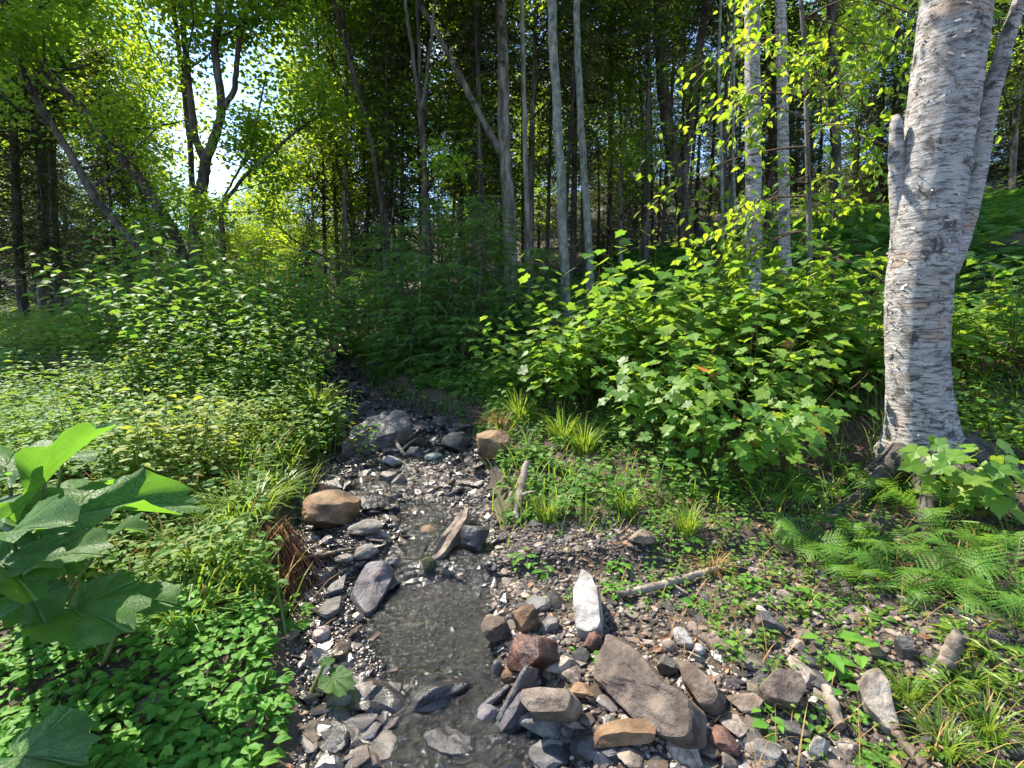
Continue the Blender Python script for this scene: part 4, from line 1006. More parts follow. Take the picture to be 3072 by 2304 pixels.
# ---- the great birch at the right
def great_birch():
    Y = 3.55; r = rs_(77)
    P = px_path([(2752, 1420), (2752, 1250), (2745, 1080), (2748, 900), (2772, 700), (2806, 450), (2840, 220), (2866, 0), (2890, -220)], Y)
    top = P[-1]
    P = np.concatenate([[on(P[0][0], P[0][1], -.15)], P, [top + [.25, .2, 2.0], top + [.3, .3, 5.0]]])
    n = 150; C = bez(P, n); zz = C[:, 2] - hz(C[0][0], C[0][1])
    rad = np.interp(zz, [0, .25, .6, 1.2, 1.9, 3.0, 4.2, 9], [.205, .182, .176, .188, .196, .190, .178, .10])
    m = 40; a = np.linspace(0, 2 * math.pi, m, endpoint=False)
    rings = []
    lob = (1 + .7 * np.cos(a * 5 + .6)) * .5
    for i in range(n):
        fl = np.exp(-max(zz[i] + .05, 0) / .17)
        right = np.maximum(np.cos(a + .55), 0) ** 2 * np.exp(-max(zz[i], 0) / .28)
        rr = rad[i] * (1 + fl * .55 * lob + .75 * right) * (1 + .03 * np.cos(3 * a + zz[i] * 1.1) + .015 * np.cos(7 * a - zz[i] * 2.3)) + r.normal(0, .0022, m)
        rings.append(C[i] + np.stack([np.cos(a) * rr, np.sin(a) * rr, np.zeros(m)], -1))
    V = np.concatenate(rings); i = np.arange(n - 1)[:, None] * m; j = np.arange(m)[None]; k = (j + 1) % m
    Q = np.stack([i + j, i + k, i + m + k, i + m + j], -1).reshape(-1, 4)
    F = np.concatenate([Q[:, [0, 1, 2]], Q[:, [0, 2, 3]]])
    base = on(C[0][0], C[0][1])
    root = empty('birch_tree', base)
    me = mesh('trunk', V - base, F, [M['birch'], M['birch_root']], True)
    zc = (V[F].mean(1)[:, 2] - base[2]); side = V[F].mean(1)[:, 0] - C[0][0]
    me.polygons.foreach_set('material_index', ((zc + r.normal(0, .035, len(zc)) - .9 * np.maximum(side - .05, 0)) < .03).astype(np.int32))
    link('trunk', me, root)
    tubes_mb = MB()
    # broken side stem on the left, stem leaving to the right
    S1 = bez(px_path([(2745, 900), (2706, 760), (2694, 600), (2690, 450), (2688, 345)], Y + .04), 30)
    S2 = bez(px_path([(2830, 820), (2880, 690), (2915, 560), (2940, 440), (2962, 320), (3010, 150), (3080, -60)], Y - .02), 36)
    mb = MB(); mb.tube(S1 - base, np.interp(np.arange(30), [0, 8, 24, 27, 28, 29], [.075, .058, .048, .044, .035, .015]) * r.uniform(.9, 1.1, 30), 16); mb.build('broken_stem', M['birch'], root, True)
    mb = MB(); mb.tube(S2 - base, np.linspace(.085, .035, 36) * r.uniform(.97, 1.03, 36), 16); mb.build('side_stem', M['birch'], root, True)
    # peeling curls of bark
    mb = MB(); N = 560
    ii = np.minimum((n - 60) * r.random(N) ** .8, n - 1).astype(int) + 6; aa = r.uniform(math.pi * .75, math.pi * 2.05, N)
    aa = np.where(r.random(N) < .45, r.normal(math.pi * 1.05, .16, N), aa)
    rr = rad[ii] * 1.012
    pos = C[ii] + np.stack([np.cos(aa) * rr, np.sin(aa) * rr, r.normal(0, .02, N)], -1)
    s = np.linspace(0, 1, 5); cv, cf = [], []
    for q in s: cv += [(q, -.5, .20 * q ** 2.2 * 2.2), (q, .5, .24 * q ** 1.7 * 2.2)]
    for q in range(4): cf += [(2 * q, 2 * q + 2, 2 * q + 3), (2 * q, 2 * q + 3, 2 * q + 1)]
    tang = np.stack([-np.sin(aa), np.cos(aa), r.normal(0, .25, N)], -1) * np.where(r.random(N) < .5, 1, -1)[:, None]
    nrm = np.stack([np.cos(aa), np.sin(aa), r.normal(0, .2, N)], -1)
    L = r.uniform(.010, .04, N); S = np.stack([L, r.uniform(.005, .018, N), L * .7], -1)
    mb.scatter((np.array(cv), np.array(cf)), pos - base, frames(tang, nrm), S)
    o = mb.build('peeling_bark', M['curl'], root); o['kind'] = 'stuff'
    # crown high above, mostly out of the picture
    tubes, tips = [], []
    for k in range(13):
        i = min(n - 2, int(n * (.60 + .4 * k / 13))); b = k * 2.4
        limb(r, C[i], [math.cos(b), math.sin(b), .6], 2.4 * r.uniform(.7, 1.1), .05, 0, 2, tubes, tips, .03, (5, 4))
    mb = MB()
    for p_, q_, n_ in tubes: mb.tube(p_ - base, q_, n_, False)
    mb.build('branches', M['bark'], root, True)
    mb = MB(); leaf_cloud(mb, r, tips, 6, .22, .085); V, F = mb.arrays()
    link('crown', mesh('crown', V - base, F, M['canopy']), root)
    mb = MB()
    for k in range(7):   # roots spreading to the right and front
        b = [-.35, .1, -.9, -1.5, -2.2, .6, 3.6][k]; L = r.uniform(.45, .95)
        q = np.linspace(0, 1, 8); x = base[0] + math.cos(b) * (.2 + L * q) + r.normal(0, .015, 8); y = base[1] + math.sin(b) * (.2 + L * q) + r.normal(0, .015, 8)
        z = np.array([hz(a_, b_) for a_, b_ in zip(x, y)]) + .14 * (1 - q) ** 2 - .02 * q
        mb.tube(np.stack([x, y, z], -1) - base, np.linspace(.085, .015, 8), 8)
    mb.build('root_flare', M['birch_root'], root, True)
    return tag(root, 'massive leaning white birch with peeling bark at the right', 'tree')
great_birch()

# ---- the wood behind: each trunk a tree of its own
r = rs_(5)
SP = [(-12.2, 13.4, 1, .6, 'dark spruce half hiding the twin grey trunks'), (-10.2, 14.2, 1, .55, 'dark spruce right of the twin grey trunks'), (-1.0, 13.5, 0, .9, 'tall grey spruce behind the stout trunk with the thrown-up limb'), (-3.6, 15.5, 1, 1.0, 'dark spruce behind the pair-stemmed slender tree'), (1.8, 15.0, 0, 1.0, 'dark spruce right behind the two pale poplars'),
      (3.3, 17.5, 2, .95, 'lofty dark spruce left of the V-shaped tree'), (7.2, 14.5, 1, 1.05, 'dark spruce behind the two mid birches'), (10.2, 12.5, 0, 1.0, 'dark spruce directly left of the massive birch'), (12.6, 11.6, 1, .95, 'dark spruce at the right edge above the ferns'),
      (-6.6, 16.2, 1, .5, 'short bushy spruce left of the brook below the sky gap'), (-9.5, 12.2, 1, .62, 'dark low spruce behind the leaning maples'), (-13.6, 13.2, 1, .95, 'dark spruce thicket tree at the left edge')]
for k, (x, y, v, s, lab) in enumerate(SP):
    place('spruce_tree', lab, 'tree', SPRUCE[v], x, y, r.uniform(0, 6.28), s)
for k in range(24):
    y = r.uniform(18, 34); u = 80 + 2980 * ((k * .618034) % 1)
    if 560 < u < 1480 and k % 4: continue
    if 560 < u < 1000: continue
    sk = .6 if (1750 < u < 2020 or 1000 < u < 1450) else 1.0
    place('spruce_tree', 'dark spruce deep in the wood behind the brook', 'tree', SPRUCE[k % 3], (u - CU) / FPX * y, y, r.uniform(0, 6.28), r.uniform(.65, .95) * sk, 'spruces deep in the wood')
BR = [(-4.3, 13.0, 1, .95, 'sparse bright maple behind the upper brook'), (-2.3, 13.6, 0, .85, 'sparse bright maple left of the stout grey trunk'), (.5, 14.2, 2, .85, 'tall sparse maple between the stout trunk and poplars'), (6.4, 15.2, 2, .8, 'tall sparse maple behind the thicker mid birch'), (3.0, 14.0, 1, .7, 'sparse maple in the gap left of the V-shaped tree'), (-8.6, 19.5, 3, .62, 'low sunlit maple closing the foot of the sky gap'), (-10.2, 21, 3, .7, 'low bright maple left behind the forked maple'), (-7.2, 22, 3, .62, 'low bright maple right behind the forked maple'), (-4.9, 15.5, 1, .85, 'bright young maple behind the leaning slender tree'), (-1.7, 16.5, 3, 1.1, 'bright maple glowing behind the three thin stems'), (-5.6, 18, 1, .75, 'sunlit young maple just right of the sky gap'), (-3.2, 19, 0, .95, 'bright yellow-green maple behind the slender stems'), (-12, 17, 3, .8, 'low bright maple behind the forked maple'), (-15.5, 15, 0, .9, 'bright maple at far left behind the twin trunks'),
      (9.5, 19, 0, .9, 'bright maple between the birches and dark spruces'), (5.2, 20, 1, .9, 'bright maple behind the V-shaped tree'), (14.5, 15, 1, .9, 'leafy maple behind the massive birch')]
for x, y, v, s, lab in BR: place('maple_tree', lab, 'tree', BROAD[v], x, y, r.uniform(0, 6.28), s)
for k in range(30):
    y = r.uniform(22, 44); u = -60 + 3200 * ((k * .754877 + .2) % 1); s = r.uniform(.75, 1.05)
    if 560 < u < 940: s = .34
    if 1770 < u < 2010: s = .42
    place('maple_tree', 'bright broadleaf tree deep in the wood behind the brook', 'tree', BROAD[k % 4], (u - CU) / FPX * y, y, r.uniform(0, 6.28), s, 'broadleaf trees deep in the wood')
for k in range(12):
    y = r.uniform(15, 25); u = 620 + 330 * ((k * .618) % 1)
    place('young_maple', 'low bushy maple at the foot of the sky gap', 'tree', BROAD[3], (u - CU) / FPX * y, y, r.uniform(0, 6.28), r.uniform(.28, .40), 'low maples under the sky gap')
# thin stems between the trunks
for k in range(20):
    y = r.uniform(12, 19); u = 960 + 1240 * ((k * .618034 + .31) % 1)
    o = place('thin_spruce', 'thin dark stem with dead twigs among the trunks of the wood', 'tree', SPRUCE[2 if k % 3 else 0], (u - CU) / FPX * y, y, r.uniform(0, 6.28), .9, 'thin stems of the wood'); w_ = r.uniform(.42, .6)
    o.scale = (w_, w_, r.uniform(.85, 1.15)); o.rotation_euler[0] = r.normal(0, .03); o.rotation_euler[1] = r.normal(0, .03)
# low spruces of the dark thicket between the trunks
LOWS = [stock('s', stock_spruce(980 + i, [6.5, 5.0, 8.0][i], [.5, .3, .8][i], [1.6, 1.4, 1.8][i], .09, .46, 15, .23), ('trunk', 'dead_branches', 'crown'), (M['bark'], M['dead_twig'], M['spruce'])) for i in range(3)]
for k in range(44):
    y = r.uniform(14.5, 27); u = -40 + 3150 * ((k * .618034 + .13) % 1)
    if 1900 < u < 2450 and y < 20: y += 7
    sl = .55 if 560 < u < 940 else 1.0
    place('low_spruce', 'low dark spruce in the thicket between the tall trunks', 'tree', LOWS[k % 3], (u - CU) / FPX * y, y, r.uniform(0, 6.28), r.uniform(.7, 1.15) * sl, 'low spruces of the thicket')

# ================================================================== undergrowth
def stems_mesh(mb, stems, rad=.004):
    for pts in stems: mb.tube(pts, np.linspace(rad, rad * .4, len(pts)), 3, False)

def leafy_stem(r, base, Ht, lean, n, lsz, tpl, LP, LD, LN, LS, whorl=2, droop=.35, bush=0.0):
    """upright stem with leaves in pairs"""
    d = np.array([lean[0], lean[1], 1.0]); s = np.linspace(0, 1, 6)[:, None]
    pts = base + d * Ht * s + np.array([lean[0], lean[1], -.1]) * (s ** 2) * Ht * .35 + r.normal(0, .012, (6, 3)) * s
    a0 = r.uniform(0, 6.28)
    for k in range(n):
        q = .22 + .78 * (k + .5) / n
        p = np.array([np.interp(q, s[:, 0], pts[:, c]) for c in range(3)])
        for w in range(whorl):
            a = a0 + k * 1.75 + w * 6.283 / whorl + r.normal(0, .25)
            o = np.array([math.cos(a), math.sin(a), .25 - droop * r.uniform(.5, 1.5)])
            pet = lsz * r.uniform(.1, .5) + bush * r.random()
            LP.append(p + np.array([o[0], o[1], .3]) * pet); LD.append(o); LN.append(np.array([o[0] * .35, o[1] * .35, 1]) + r.normal(0, .28, 3)); LS.append(lsz * r.uniform(.6, 1.15) * (1.1 - .45 * abs(q - .55)))
    return pts

def bush_data(seed, n_stems, Ht, spread, leaves, lsz, tpl, leafmat, stemmat, whorl=2, droop=.35, bush=.05):
    r = rs_(seed); LP, LD, LN, LS, st = [], [], [], [], []
    for k in range(n_stems):
        a, q = r.uniform(0, 6.28), spread * math.sqrt(r.random())
        b = np.array([math.cos(a) * q, math.sin(a) * q, -.03])
        st.append(leafy_stem(r, b, Ht * r.uniform(.55, 1.1) * (1.1 - .45 * q / spread), (b[0] / spread * .35 + r.normal(0, .08), b[1] / spread * .35 + r.normal(0, .08)), leaves, lsz, tpl, LP, LD, LN, LS, whorl, droop, bush))
    mb = MB(); mb.scatter(tpl, LP, frames(np.array(LD), np.array(LN)), LS)
    ms = MB(); stems_mesh(ms, st, .005 if Ht > .6 else .003)
    return [('stems', ms.data('stems', stemmat, True)), ('foliage', mb.data('foliage', leafmat))]

SHRUB = [bush_data(1200 + i, 26, 1.25, .55, 15, .095, OVATE, M['herb_dark'], M['stem_brown'], 2, .4, .10) for i in range(4)]
HERBS = [bush_data(1300 + i, 18, .62, .30, 11, .06 + .012 * (i % 3), OVATE if i != 2 else NARROW, M['herb'], M['stem'], 2, .35, .03) for i in range(4)]
MAPLEB = [bush_data(1400 + i, 22, 1.3, .5, 10, .105, MAPLE, M['maple'], M['stem_brown'], 2, .55, .14) for i in range(4)]
GOLD = [bush_data(1450 + i, 14, .75, .26, 22, .075, NARROW, M['herb'], M['stem'], 3, .3, .0) for i in range(2)]

def shrub(label, parts, u, Y, sc, name='shrub', cat='shrub', group=None, rz=None, mat=None, sq=None):
    x = (u - CU) / FPX * Y
    o = place(name, label, cat, parts, x, Y, (u * .37) % 6.28 if rz is None else rz, sc, group, mat)
    if sq: o.scale = (sc * sq[0], sc * sq[0], sc * sq[1])
    return o

def off_rock(x, y): return abs(x - at(340, 1122, 7.3)[0]) < .6 and abs(y - 7) < .8 or abs(x - at(180, 1228, 5.6)[0]) < .5 and abs(y - 5.4) < .6
# left of the brook
for u, Y, s, v, lab in [(610, 7.2, 1.1, 0, 'dense dark leafy shrub in the middle of the left bank'), (720, 6.8, 1.0, 1, 'leafy shrub second from the brook on the left bank'), (500, 7.6, 1.1, 2, 'leafy shrub left of the densest one on the left bank'),
                        (790, 7.4, 1.0, 3, 'sunlit shrub overhanging the upper brook from the left'), (820, 8.8, 1.1, 0, 'tall shrub at the bend of the upper brook'), (690, 8.6, 1.25, 2, 'tall leafy shrub behind the dense left bank'), (660, 5.7, .72, 3, 'lower leafy shrub in front of the dense left bank ones'), (540, 6.2, .8, 1, 'leafy shrub at the meadow side of the left bank'), (790, 5.9, .66, 0, 'leafy shrub closest to the water on the left bank'), (420, 9.2, 1.1, 1, 'shrub at the foot of the leaning maples'),
                        (560, 9.6, 1.2, 3, 'shrub at the foot of the forked maple'), (780, 9.6, 1.3, 1, 'shrub reaching up below the arching maple limbs'), (830, 11.2, 1.4, 2, 'shrub farthest up the left bank beside the dark spruces')]:
    shrub(lab, SHRUB[v], u, Y, s * 1.55)
shrub('pale sunlit leaning weed clump on the left bank above the bright grass', HERBS[0], 840, 5.6, 1.5, 'weed_clump', 'plant')
shrub('feathery goldenrod clump standing at the left meadow edge', GOLD[0], 235, 8.0, 1.3, 'weed_clump', 'plant')
shrub('second feathery goldenrod clump nearer the dark thicket', GOLD[1], 300, 9.0, 1.2, 'weed_clump', 'plant')
for k in range(54):
    rr = rs_(300 + k); Y = rr.uniform(3.2, 10.5); xx = -rr.uniform(1.1, 2.6 + .45 * Y) - .12 * Y - max(0, Y - 5.5) * .38; uu = xx / Y * FPX + CU
    if uu < 60 or off_rock(xx, Y): continue
    shrub('leafy weed clump standing in the left bank growth', HERBS[k % 4], uu, Y, rr.uniform(.7, 1.4), 'weed_clump', 'plant', 'weed clumps of the left bank', None, [M['herb'], M['herb_yellow'], M['herb_dark']][k % 3])
# right of the brook: sapling maples in one mass
for u, Y, s, v, lab in [(1560, 5.9, .62, 0, 'low maple sapling nearest the upper brook on the right bank'), (1690, 5.5, .85, 1, 'maple sapling with pale sunlit tips at the left of the thicket'), (1800, 5.9, 1.0, 2, 'maple sapling under the pale poplar trunk'), (1900, 5.3, 1.0, 3, 'bushy maple sapling in the heart of the thicket'),
                        (2030, 5.8, 1.2, 0, 'tallest sunlit maple sapling of the thicket'), (2150, 5.4, 1.05, 1, 'maple sapling in front of the thicker mid birch'), (2280, 5.3, .95, 2, 'maple sapling below the pair of mid birches'), (2400, 5.2, .95, 3, 'maple sapling between the mid birches and the massive birch'),
                        (2520, 4.9, .9, 0, 'maple sapling tucked against the left of the massive birch'), (2020, 4.6, .8, 2, 'broad-leaved sapling in front of the tallest maple sapling'), (2240, 4.5, .75, 3, 'dark leafy sapling under the mid birches nearest the slope'),
                        (2960, 4.7, .95, 1, 'maple sapling right behind the massive birch'), (3060, 4.3, .85, 2, 'maple sapling cut by the right edge beside the birch'), (3040, 3.5, .45, 0, 'small maple sprout at the right edge below the birch')]:
    shrub(lab, MAPLEB[v], u, Y, s * (1.32 if 1600 < u < 2600 else 1.05), 'maple_sapling', 'sapling')

# two near saplings leaf by leaf
MLEAF = []
for i in range(4):
    V, F = MAPLE; r = rs_(20 + i); V = V + r.normal(0, .012, V.shape); MLEAF.append(mesh('leaf', V, F, M['maple']))
RLEAF = mesh('leaf', MAPLE[0], MAPLE[1], M['red_leaf'])
def leafwise_sapling(label, u, Y, n_stems, Ht, spread, leaves, lsz, seed, lean=(0, 0), red=0.02):
    x = (u - CU) / FPX * Y; root = empty('maple_sapling', on(x, Y)); r = rs_(seed)
    LP, LD, LN, LS, st = [], [], [], [], []
    for k in range(n_stems):
        a, q = r.uniform(0, 6.28), spread * math.sqrt(r.random()); b = np.array([math.cos(a) * q * .5, math.sin(a) * q * .5, -.03])
        st.append(leafy_stem(r, b, Ht * r.uniform(.6, 1.05), (b[0] / spread * .9 + lean[0] + r.normal(0, .1), b[1] / spread * .9 + lean[1] + r.normal(0, .1)), leaves, lsz, MAPLE, LP, LD, LN, LS, 2, .75, .16))
    ms = MB(); stems_mesh(ms, st, .005); ms.build('stems', M['stem_brown'], root, True)
    R = frames(np.array(LD), np.array(LN) + [0, -.45, 0])
    for p, m_, s in zip(LP, R, LS):
        o = link('leaf', RLEAF if r.random() < red else MLEAF[r.integers(4)], root)
        mt = Matrix(m_.tolist()).to_4x4(); o.matrix_local = Matrix.Translation(Vector(p)) @ mt @ Matrix.Diagonal((s, s, s, 1))
    return tag(root, label, 'sapling')
leafwise_sapling('bright yellow-green maple sapling hanging lowest over the gravel slope', 2185, 3.8, 14, .85, .6, 9, .105, 41, (.05, -.25), .03)
leafwise_sapling('maple sapling with broad leaves left of the lowest bright one', 1985, 4.15, 12, .9, .55, 9, .10, 42, (0, -.15), .0)
leafwise_sapling('maple sapling behind the lowest bright one towards the birch', 2330, 4.2, 10, .85, .5, 8, .10, 43, (.05, -.1), .02)
leafwise_sapling('small maple sprout with reddish tips beside the thinner mid birch', 2420, 4.9, 4, 1.15, .22, 6, .10, 44, (.25, 0), .12)
leafwise_sapling('maple sapling with large flat leaves at the right edge', 3035, 2.9, 6, .5, .3, 6, .12, 45, (-.1, -.1), .0)
leafwise_sapling('airy maple sapling with a flat leaf tier in front of the poplar', 1640, 6.2, 5, 1.35, .4, 6, .12, 46, (0, 0), .0)

# drooping branches of a young birch hanging before the mid birches
def drooping_birch():
    r = rs_(88); Y = 5.6
    P = px_path([(2440, 1010), (2430, 800), (2424, 500), (2416, 200), (2400, -60), (2390, -300)], Y)
    P = np.concatenate([[on(P[0][0], P[0][1], -.1)], P]); C = bez(P, 40); root = empty('young_birch', on(C[0][0], C[0][1])); base = np.array(root.location)
    tubes, tips = [], []
    for k in range(30):
        i = int(10 + 29 * (k + r.random()) / 30); a = r.uniform(0, 6.28)
        d = np.array([math.cos(a) * 1.1 - .15, math.sin(a) * .8 - .35, .15]); L = r.uniform(.7, 1.6)
        limb(r, C[min(i, 39)], d, L, .012, 1, 2, tubes, tips, -.16, (4, 6), .7, .12)
    mb = MB(); mb.tube(C - base, np.linspace(.035, .018, 40), 8); mb.build('trunk', M['bark_grey'], root, True)
    mb = MB()
    for p_, q_, n_ in tubes: mb.tube(p_ - base, q_, n_, False)
    mb.build('branches', M['stem_brown'], root, True)
    mb = MB(); leaf_cloud(mb, r, tips, 3, .07, .085, OVATE, 1.0, .35); V, F = mb.arrays()
    link('crown', mesh('crown', V - base, F, M['canopy']), root)
    tag(root, 'young birch with drooping leafy branches before the mid birches', 'tree')
drooping_birch()

# young firs across the brook
FIRS = [stock('f', stock_spruce(1500 + i, [1.9, 1.4, 1.0][i], .10, [.75, .65, .5][i], .016, .14, 16, .085, TWIG, False, .25), ('trunk', 'dead_branches', 'crown'), (M['bark'], M['dead_twig'], M['fir'])) for i in range(3)]
for u, Y, s, v, lab in [(1440, 8.3, 1.05, 0, 'young fir with the tall pointed leader in front of the stout trunk'), (1340, 7.6, .9, 1, 'young fir left of the one with the tall leader'), (1245, 7.8, 1.0, 1, 'young fir at the foot of the dark slender tree'), (1165, 9.0, .9, 0, 'young fir overhanging the upper brook from the right'),
                        (1520, 7.6, .9, 2, 'small young fir right of the one with the tall leader'), (1110, 10.3, .9, 1, 'young fir farthest up the right bank'), (1390, 6.9, .8, 2, 'small young fir nearest the undercut right bank'), (1235, 7.4, .8, 2, 'small young fir above the log-shaped rock'), (1610, 8.0, .9, 1, 'young fir left of the tall pale poplar'), (1300, 9.0, 1.1, 0, 'young fir behind the group over the right bank'), (1480, 9.4, 1.0, 0, 'young fir just left of the stout trunk foot'), (1060, 12.6, 1.1, 0, 'young fir beside the far streambed')]:
    shrub(lab, FIRS[v], u, Y, s * 1.4, 'fir_sapling', 'sapling')

# ferns one can pick out
FRONDS = [mesh('frond', *frond_arr(17, .55 + .12 * i, True, 60 + i, (-1) ** i * .5), M['fern']) for i in range(3)]
def fern(label, u, v, size, n, seed, group=None, spread=6.28, a0=0.0, mat=None):
    p = ground_at(u, v); r = rs_(seed); root = empty('fern', (p[0], p[1], hz(p[0], p[1]) - .01))
    for k in range(n):
        o = link('frond', FRONDS[r.integers(3)], root); s = size * r.uniform(.75, 1.15)
        o.scale = (s, s, s); o.rotation_euler = (r.normal(0, .25), r.uniform(-.1, .3), a0 + spread * (k + r.uniform(.2, .8)) / n)
        if mat: o.material_slots[0].link = 'OBJECT'; o.material_slots[0].material = mat
    return tag(root, label, 'fern', group)
for i, (u, v, s, n, lab) in enumerate([(2470, 1660, .46, 7, 'large fern on the slope under the bright maple sapling'), (2560, 1760, .40, 7, 'fern hanging lowest over the dark slope in the middle'), (2640, 1640, .40, 6, 'fern right of the large one on the slope'), (2400, 1640, .34, 5, 'fern left of the large one on the slope'), (2700, 1760, .36, 6, 'fern beside the long bent grass stalk'),
                                       (2700, 1500, .40, 6, 'yellow-green fern at the left foot of the massive birch'), (2820, 1560, .42, 7, 'fern spreading in front of the birch roots'), (2900, 1640, .36, 6, 'fern below the birch roots at the right'), (2960, 1780, .42, 7, 'fern at lower right above the narrow-leaved weed'), (3040, 1720, .40, 6, 'fern cut by the right edge below the birch'), (2880, 1740, .30, 5, 'small fern between two larger ones at the right'),
                                       (2360, 1500, .36, 6, 'fern in the shade behind the bright maple sapling'), (2480, 1490, .34, 5, 'fern between the bright maple sapling and the birch'), (3050, 1880, .30, 5, 'small fern at the right edge beside the narrow-leaved weed')]):
    fern(lab, u, v, s, n, 200 + i)

# ---- giant leaves at lower left
def giant_leaf_mesh(seed, fold, wave, w=1.0):
    """broad heart-shaped blade of unit length, folded along its midrib with a wavy, toothed margin"""
    r = rs_(seed); nr, na = 9, 54; V = [(0, 0, 0)]; th = np.linspace(-math.pi * .93, math.pi * .93, na)
    ph = r.uniform(0, 6.28, 4)
    for i in range(1, nr + 1):
        q = i / nr
        for a in th:
            R = (.56 + .44 * math.cos(a / 2) ** 2) * (1 - .10 * (abs(a) / math.pi) ** 6)
            R *= 1 + q ** 3 * (.05 * math.sin(9 * a + ph[0]) + .06 * math.sin(17 * a + ph[1]) + .03 * r.normal())
            x, y = q * R * math.cos(a), q * R * math.sin(a) * w
            vein = abs(math.sin(a * 5.5)) * .05 * q + r.normal(0, .006)
            z = fold * abs(y) + vein + wave * 1.4 * q ** 2 * (.6 * math.sin(4 * a + ph[2]) + .5 * math.sin(7 * a + ph[3])) - .20 * max(x, 0) ** 2
            V.append((x, y, z))
    F = []
    for j in range(na - 1): F.append((0, 1 + j, 2 + j))
    for i in range(nr - 1):
        for j in range(na - 1):
            a = 1 + i * na + j; F += [(a, a + na, a + na + 1), (a, a + na + 1, a + 1)]
    return np.array(V), np.array(F)
def giant_mat():
    m, nt, N, L = new_mat('giant_leaf')
    tc = N('ShaderNodeTexCoord'); n1 = N('ShaderNodeTexNoise'); n1.inputs['Scale'].default_value = 5; n1.inputs['Detail'].default_value = 6; L(tc.outputs['Object'], n1.inputs['Vector'])
    rp = ramp(nt, [(.3, (.035, .10, .022)), (.55, (.06, .145, .03)), (.74, (.10, .19, .04))]); L(n1.outputs['Fac'], rp.inputs['Fac'])
    # radiating veins: bands of the angle about the stalk
    sx = N('ShaderNodeSeparateXYZ'); L(tc.outputs['Object'], sx.inputs[0])
    at2 = N('ShaderNodeMath'); at2.operation = 'ARCTAN2'; L(sx.outputs['Y'], at2.inputs[0]); L(sx.outputs['X'], at2.inputs[1])
    ml = N('ShaderNodeMath'); ml.operation = 'MULTIPLY'; L(at2.outputs[0], ml.inputs[0]); ml.inputs[1].default_value = 5.5
    cs_ = N('ShaderNodeMath'); cs_.operation = 'COSINE'; L(ml.outputs[0], cs_.inputs[0])
    rv = ramp(nt, [(.955, (0, 0, 0)), (1.0, (1, 1, 1))]); L(cs_.outputs[0], rv.inputs['Fac'])
    n2 = N('ShaderNodeTexVoronoi'); n2.feature = 'DISTANCE_TO_EDGE'; n2.inputs['Scale'].default_value = 24; L(tc.outputs['Object'], n2.inputs['Vector'])
    r2 = ramp(nt, [(.0, (1, 1, 1)), (.06, (0, 0, 0))]); L(n2.outputs['Distance'], r2.inputs['Fac'])
    mxv = N('ShaderNodeMixRGB'); mxv.blend_type = 'LIGHTEN'; mxv.inputs['Fac'].default_value = .22; L(rv.outputs['Color'], mxv.inputs['Color1']); L(r2.outputs['Color'], mxv.inputs['Color2'])
    mc = N('ShaderNodeMixRGB'); L(mxv.outputs['Color'], mc.inputs['Fac']); L(rp.outputs['Color'], mc.inputs['Color1']); mc.inputs['Color2'].default_value = (.10, .20, .065, 1)
    p = N('ShaderNodeBsdfPrincipled'); 
    n4 = N('ShaderNodeTexNoise'); n4.inputs['Scale'].default_value = 2.6; n4.inputs['Detail'].default_value = 9; n4.inputs['Roughness'].default_value = .7; oi4 = N('ShaderNodeObjectInfo'); va = N('ShaderNodeVectorMath'); va.operation = 'ADD'
    L(tc.outputs['Object'], va.inputs[0]); L(oi4.outputs['Random'], va.inputs[1]); L(va.outputs[0], n4.inputs['Vector'])
    r4 = ramp(nt, [(.62, (0, 0, 0)), (.69, (1, 1, 1))]); L(n4.outputs['Fac'], r4.inputs['Fac'])
    mb4 = N('ShaderNodeMixRGB'); L(r4.outputs['Color'], mb4.inputs['Fac']); L(mc.outputs['Color'], mb4.inputs['Color1']); mb4.inputs['Color2'].default_value = (.16, .12, .045, 1)
    L(mb4.outputs['Color'], p.inputs['Base Color']); p.inputs['Roughness'].default_value = .55; p.inputs['Specular IOR Level'].default_value = .35
    bp = N('ShaderNodeBump'); bp.inputs['Strength'].default_value = .9; bp.inputs['Distance'].default_value = .02; bp.invert = True; L(mxv.outputs['Color'], bp.inputs['Height']); L(bp.outputs[0], p.inputs['Normal'])
    tr = N('ShaderNodeBsdfTranslucent'); tr.inputs['Color'].default_value = (.20, .44, .03, 1)
    ms = N('ShaderNodeMixShader'); ms.inputs['Fac'].default_value = .42; L(p.outputs[0], ms.inputs[1]); L(tr.outputs[0], ms.inputs[2])
    o = N('ShaderNodeOutputMaterial'); L(ms.outputs[0], o.inputs['Surface'])
    return m
M['giant'] = giant_mat()
def giant_plant(label, base_px, leaves, seed):
    g = ground_at(*base_px); root = empty('giant_leaf_plant', (g[0], g[1], hz(g[0], g[1]))); base = np.array(root.location); r = rs_(seed)
    for k, (u0, v0, u1, v1, Y0, Y1, wid, fold, wave, roll) in enumerate(leaves):
        a, b = at(u0, v0, Y0), at(u1, v1, Y1)          # stalk end and tip of the blade
        L_ = np.linalg.norm(b - a); V, F = giant_leaf_mesh(seed * 20 + k, fold, wave, wid)
        o = link('leaf', mesh('leaf', V, F, M['giant'], True), root)
        up = np.array([math.sin(roll), -.25, math.cos(roll)]); R = frames((b - a)[None], up[None])[0]
        L_ *= .88; o.matrix_local = Matrix.Translation(Vector(a - base)) @ Matrix(R.tolist()).to_4x4() @ Matrix.Diagonal((L_, L_, L_, 1))
        foot = base + r.normal(0, .04, 3) * [1, 1, 0]
        st = bez(np.array([foot - base, (foot + a) / 2 - base + [0, 0, .10 * L_], a - base]), 12)
        mb = MB(); mb.tube(st, np.linspace(.011, .006, 12), 7); mb.build('leaf_stalk', M['stem'], root, True)
    return tag(root, label, 'plant')
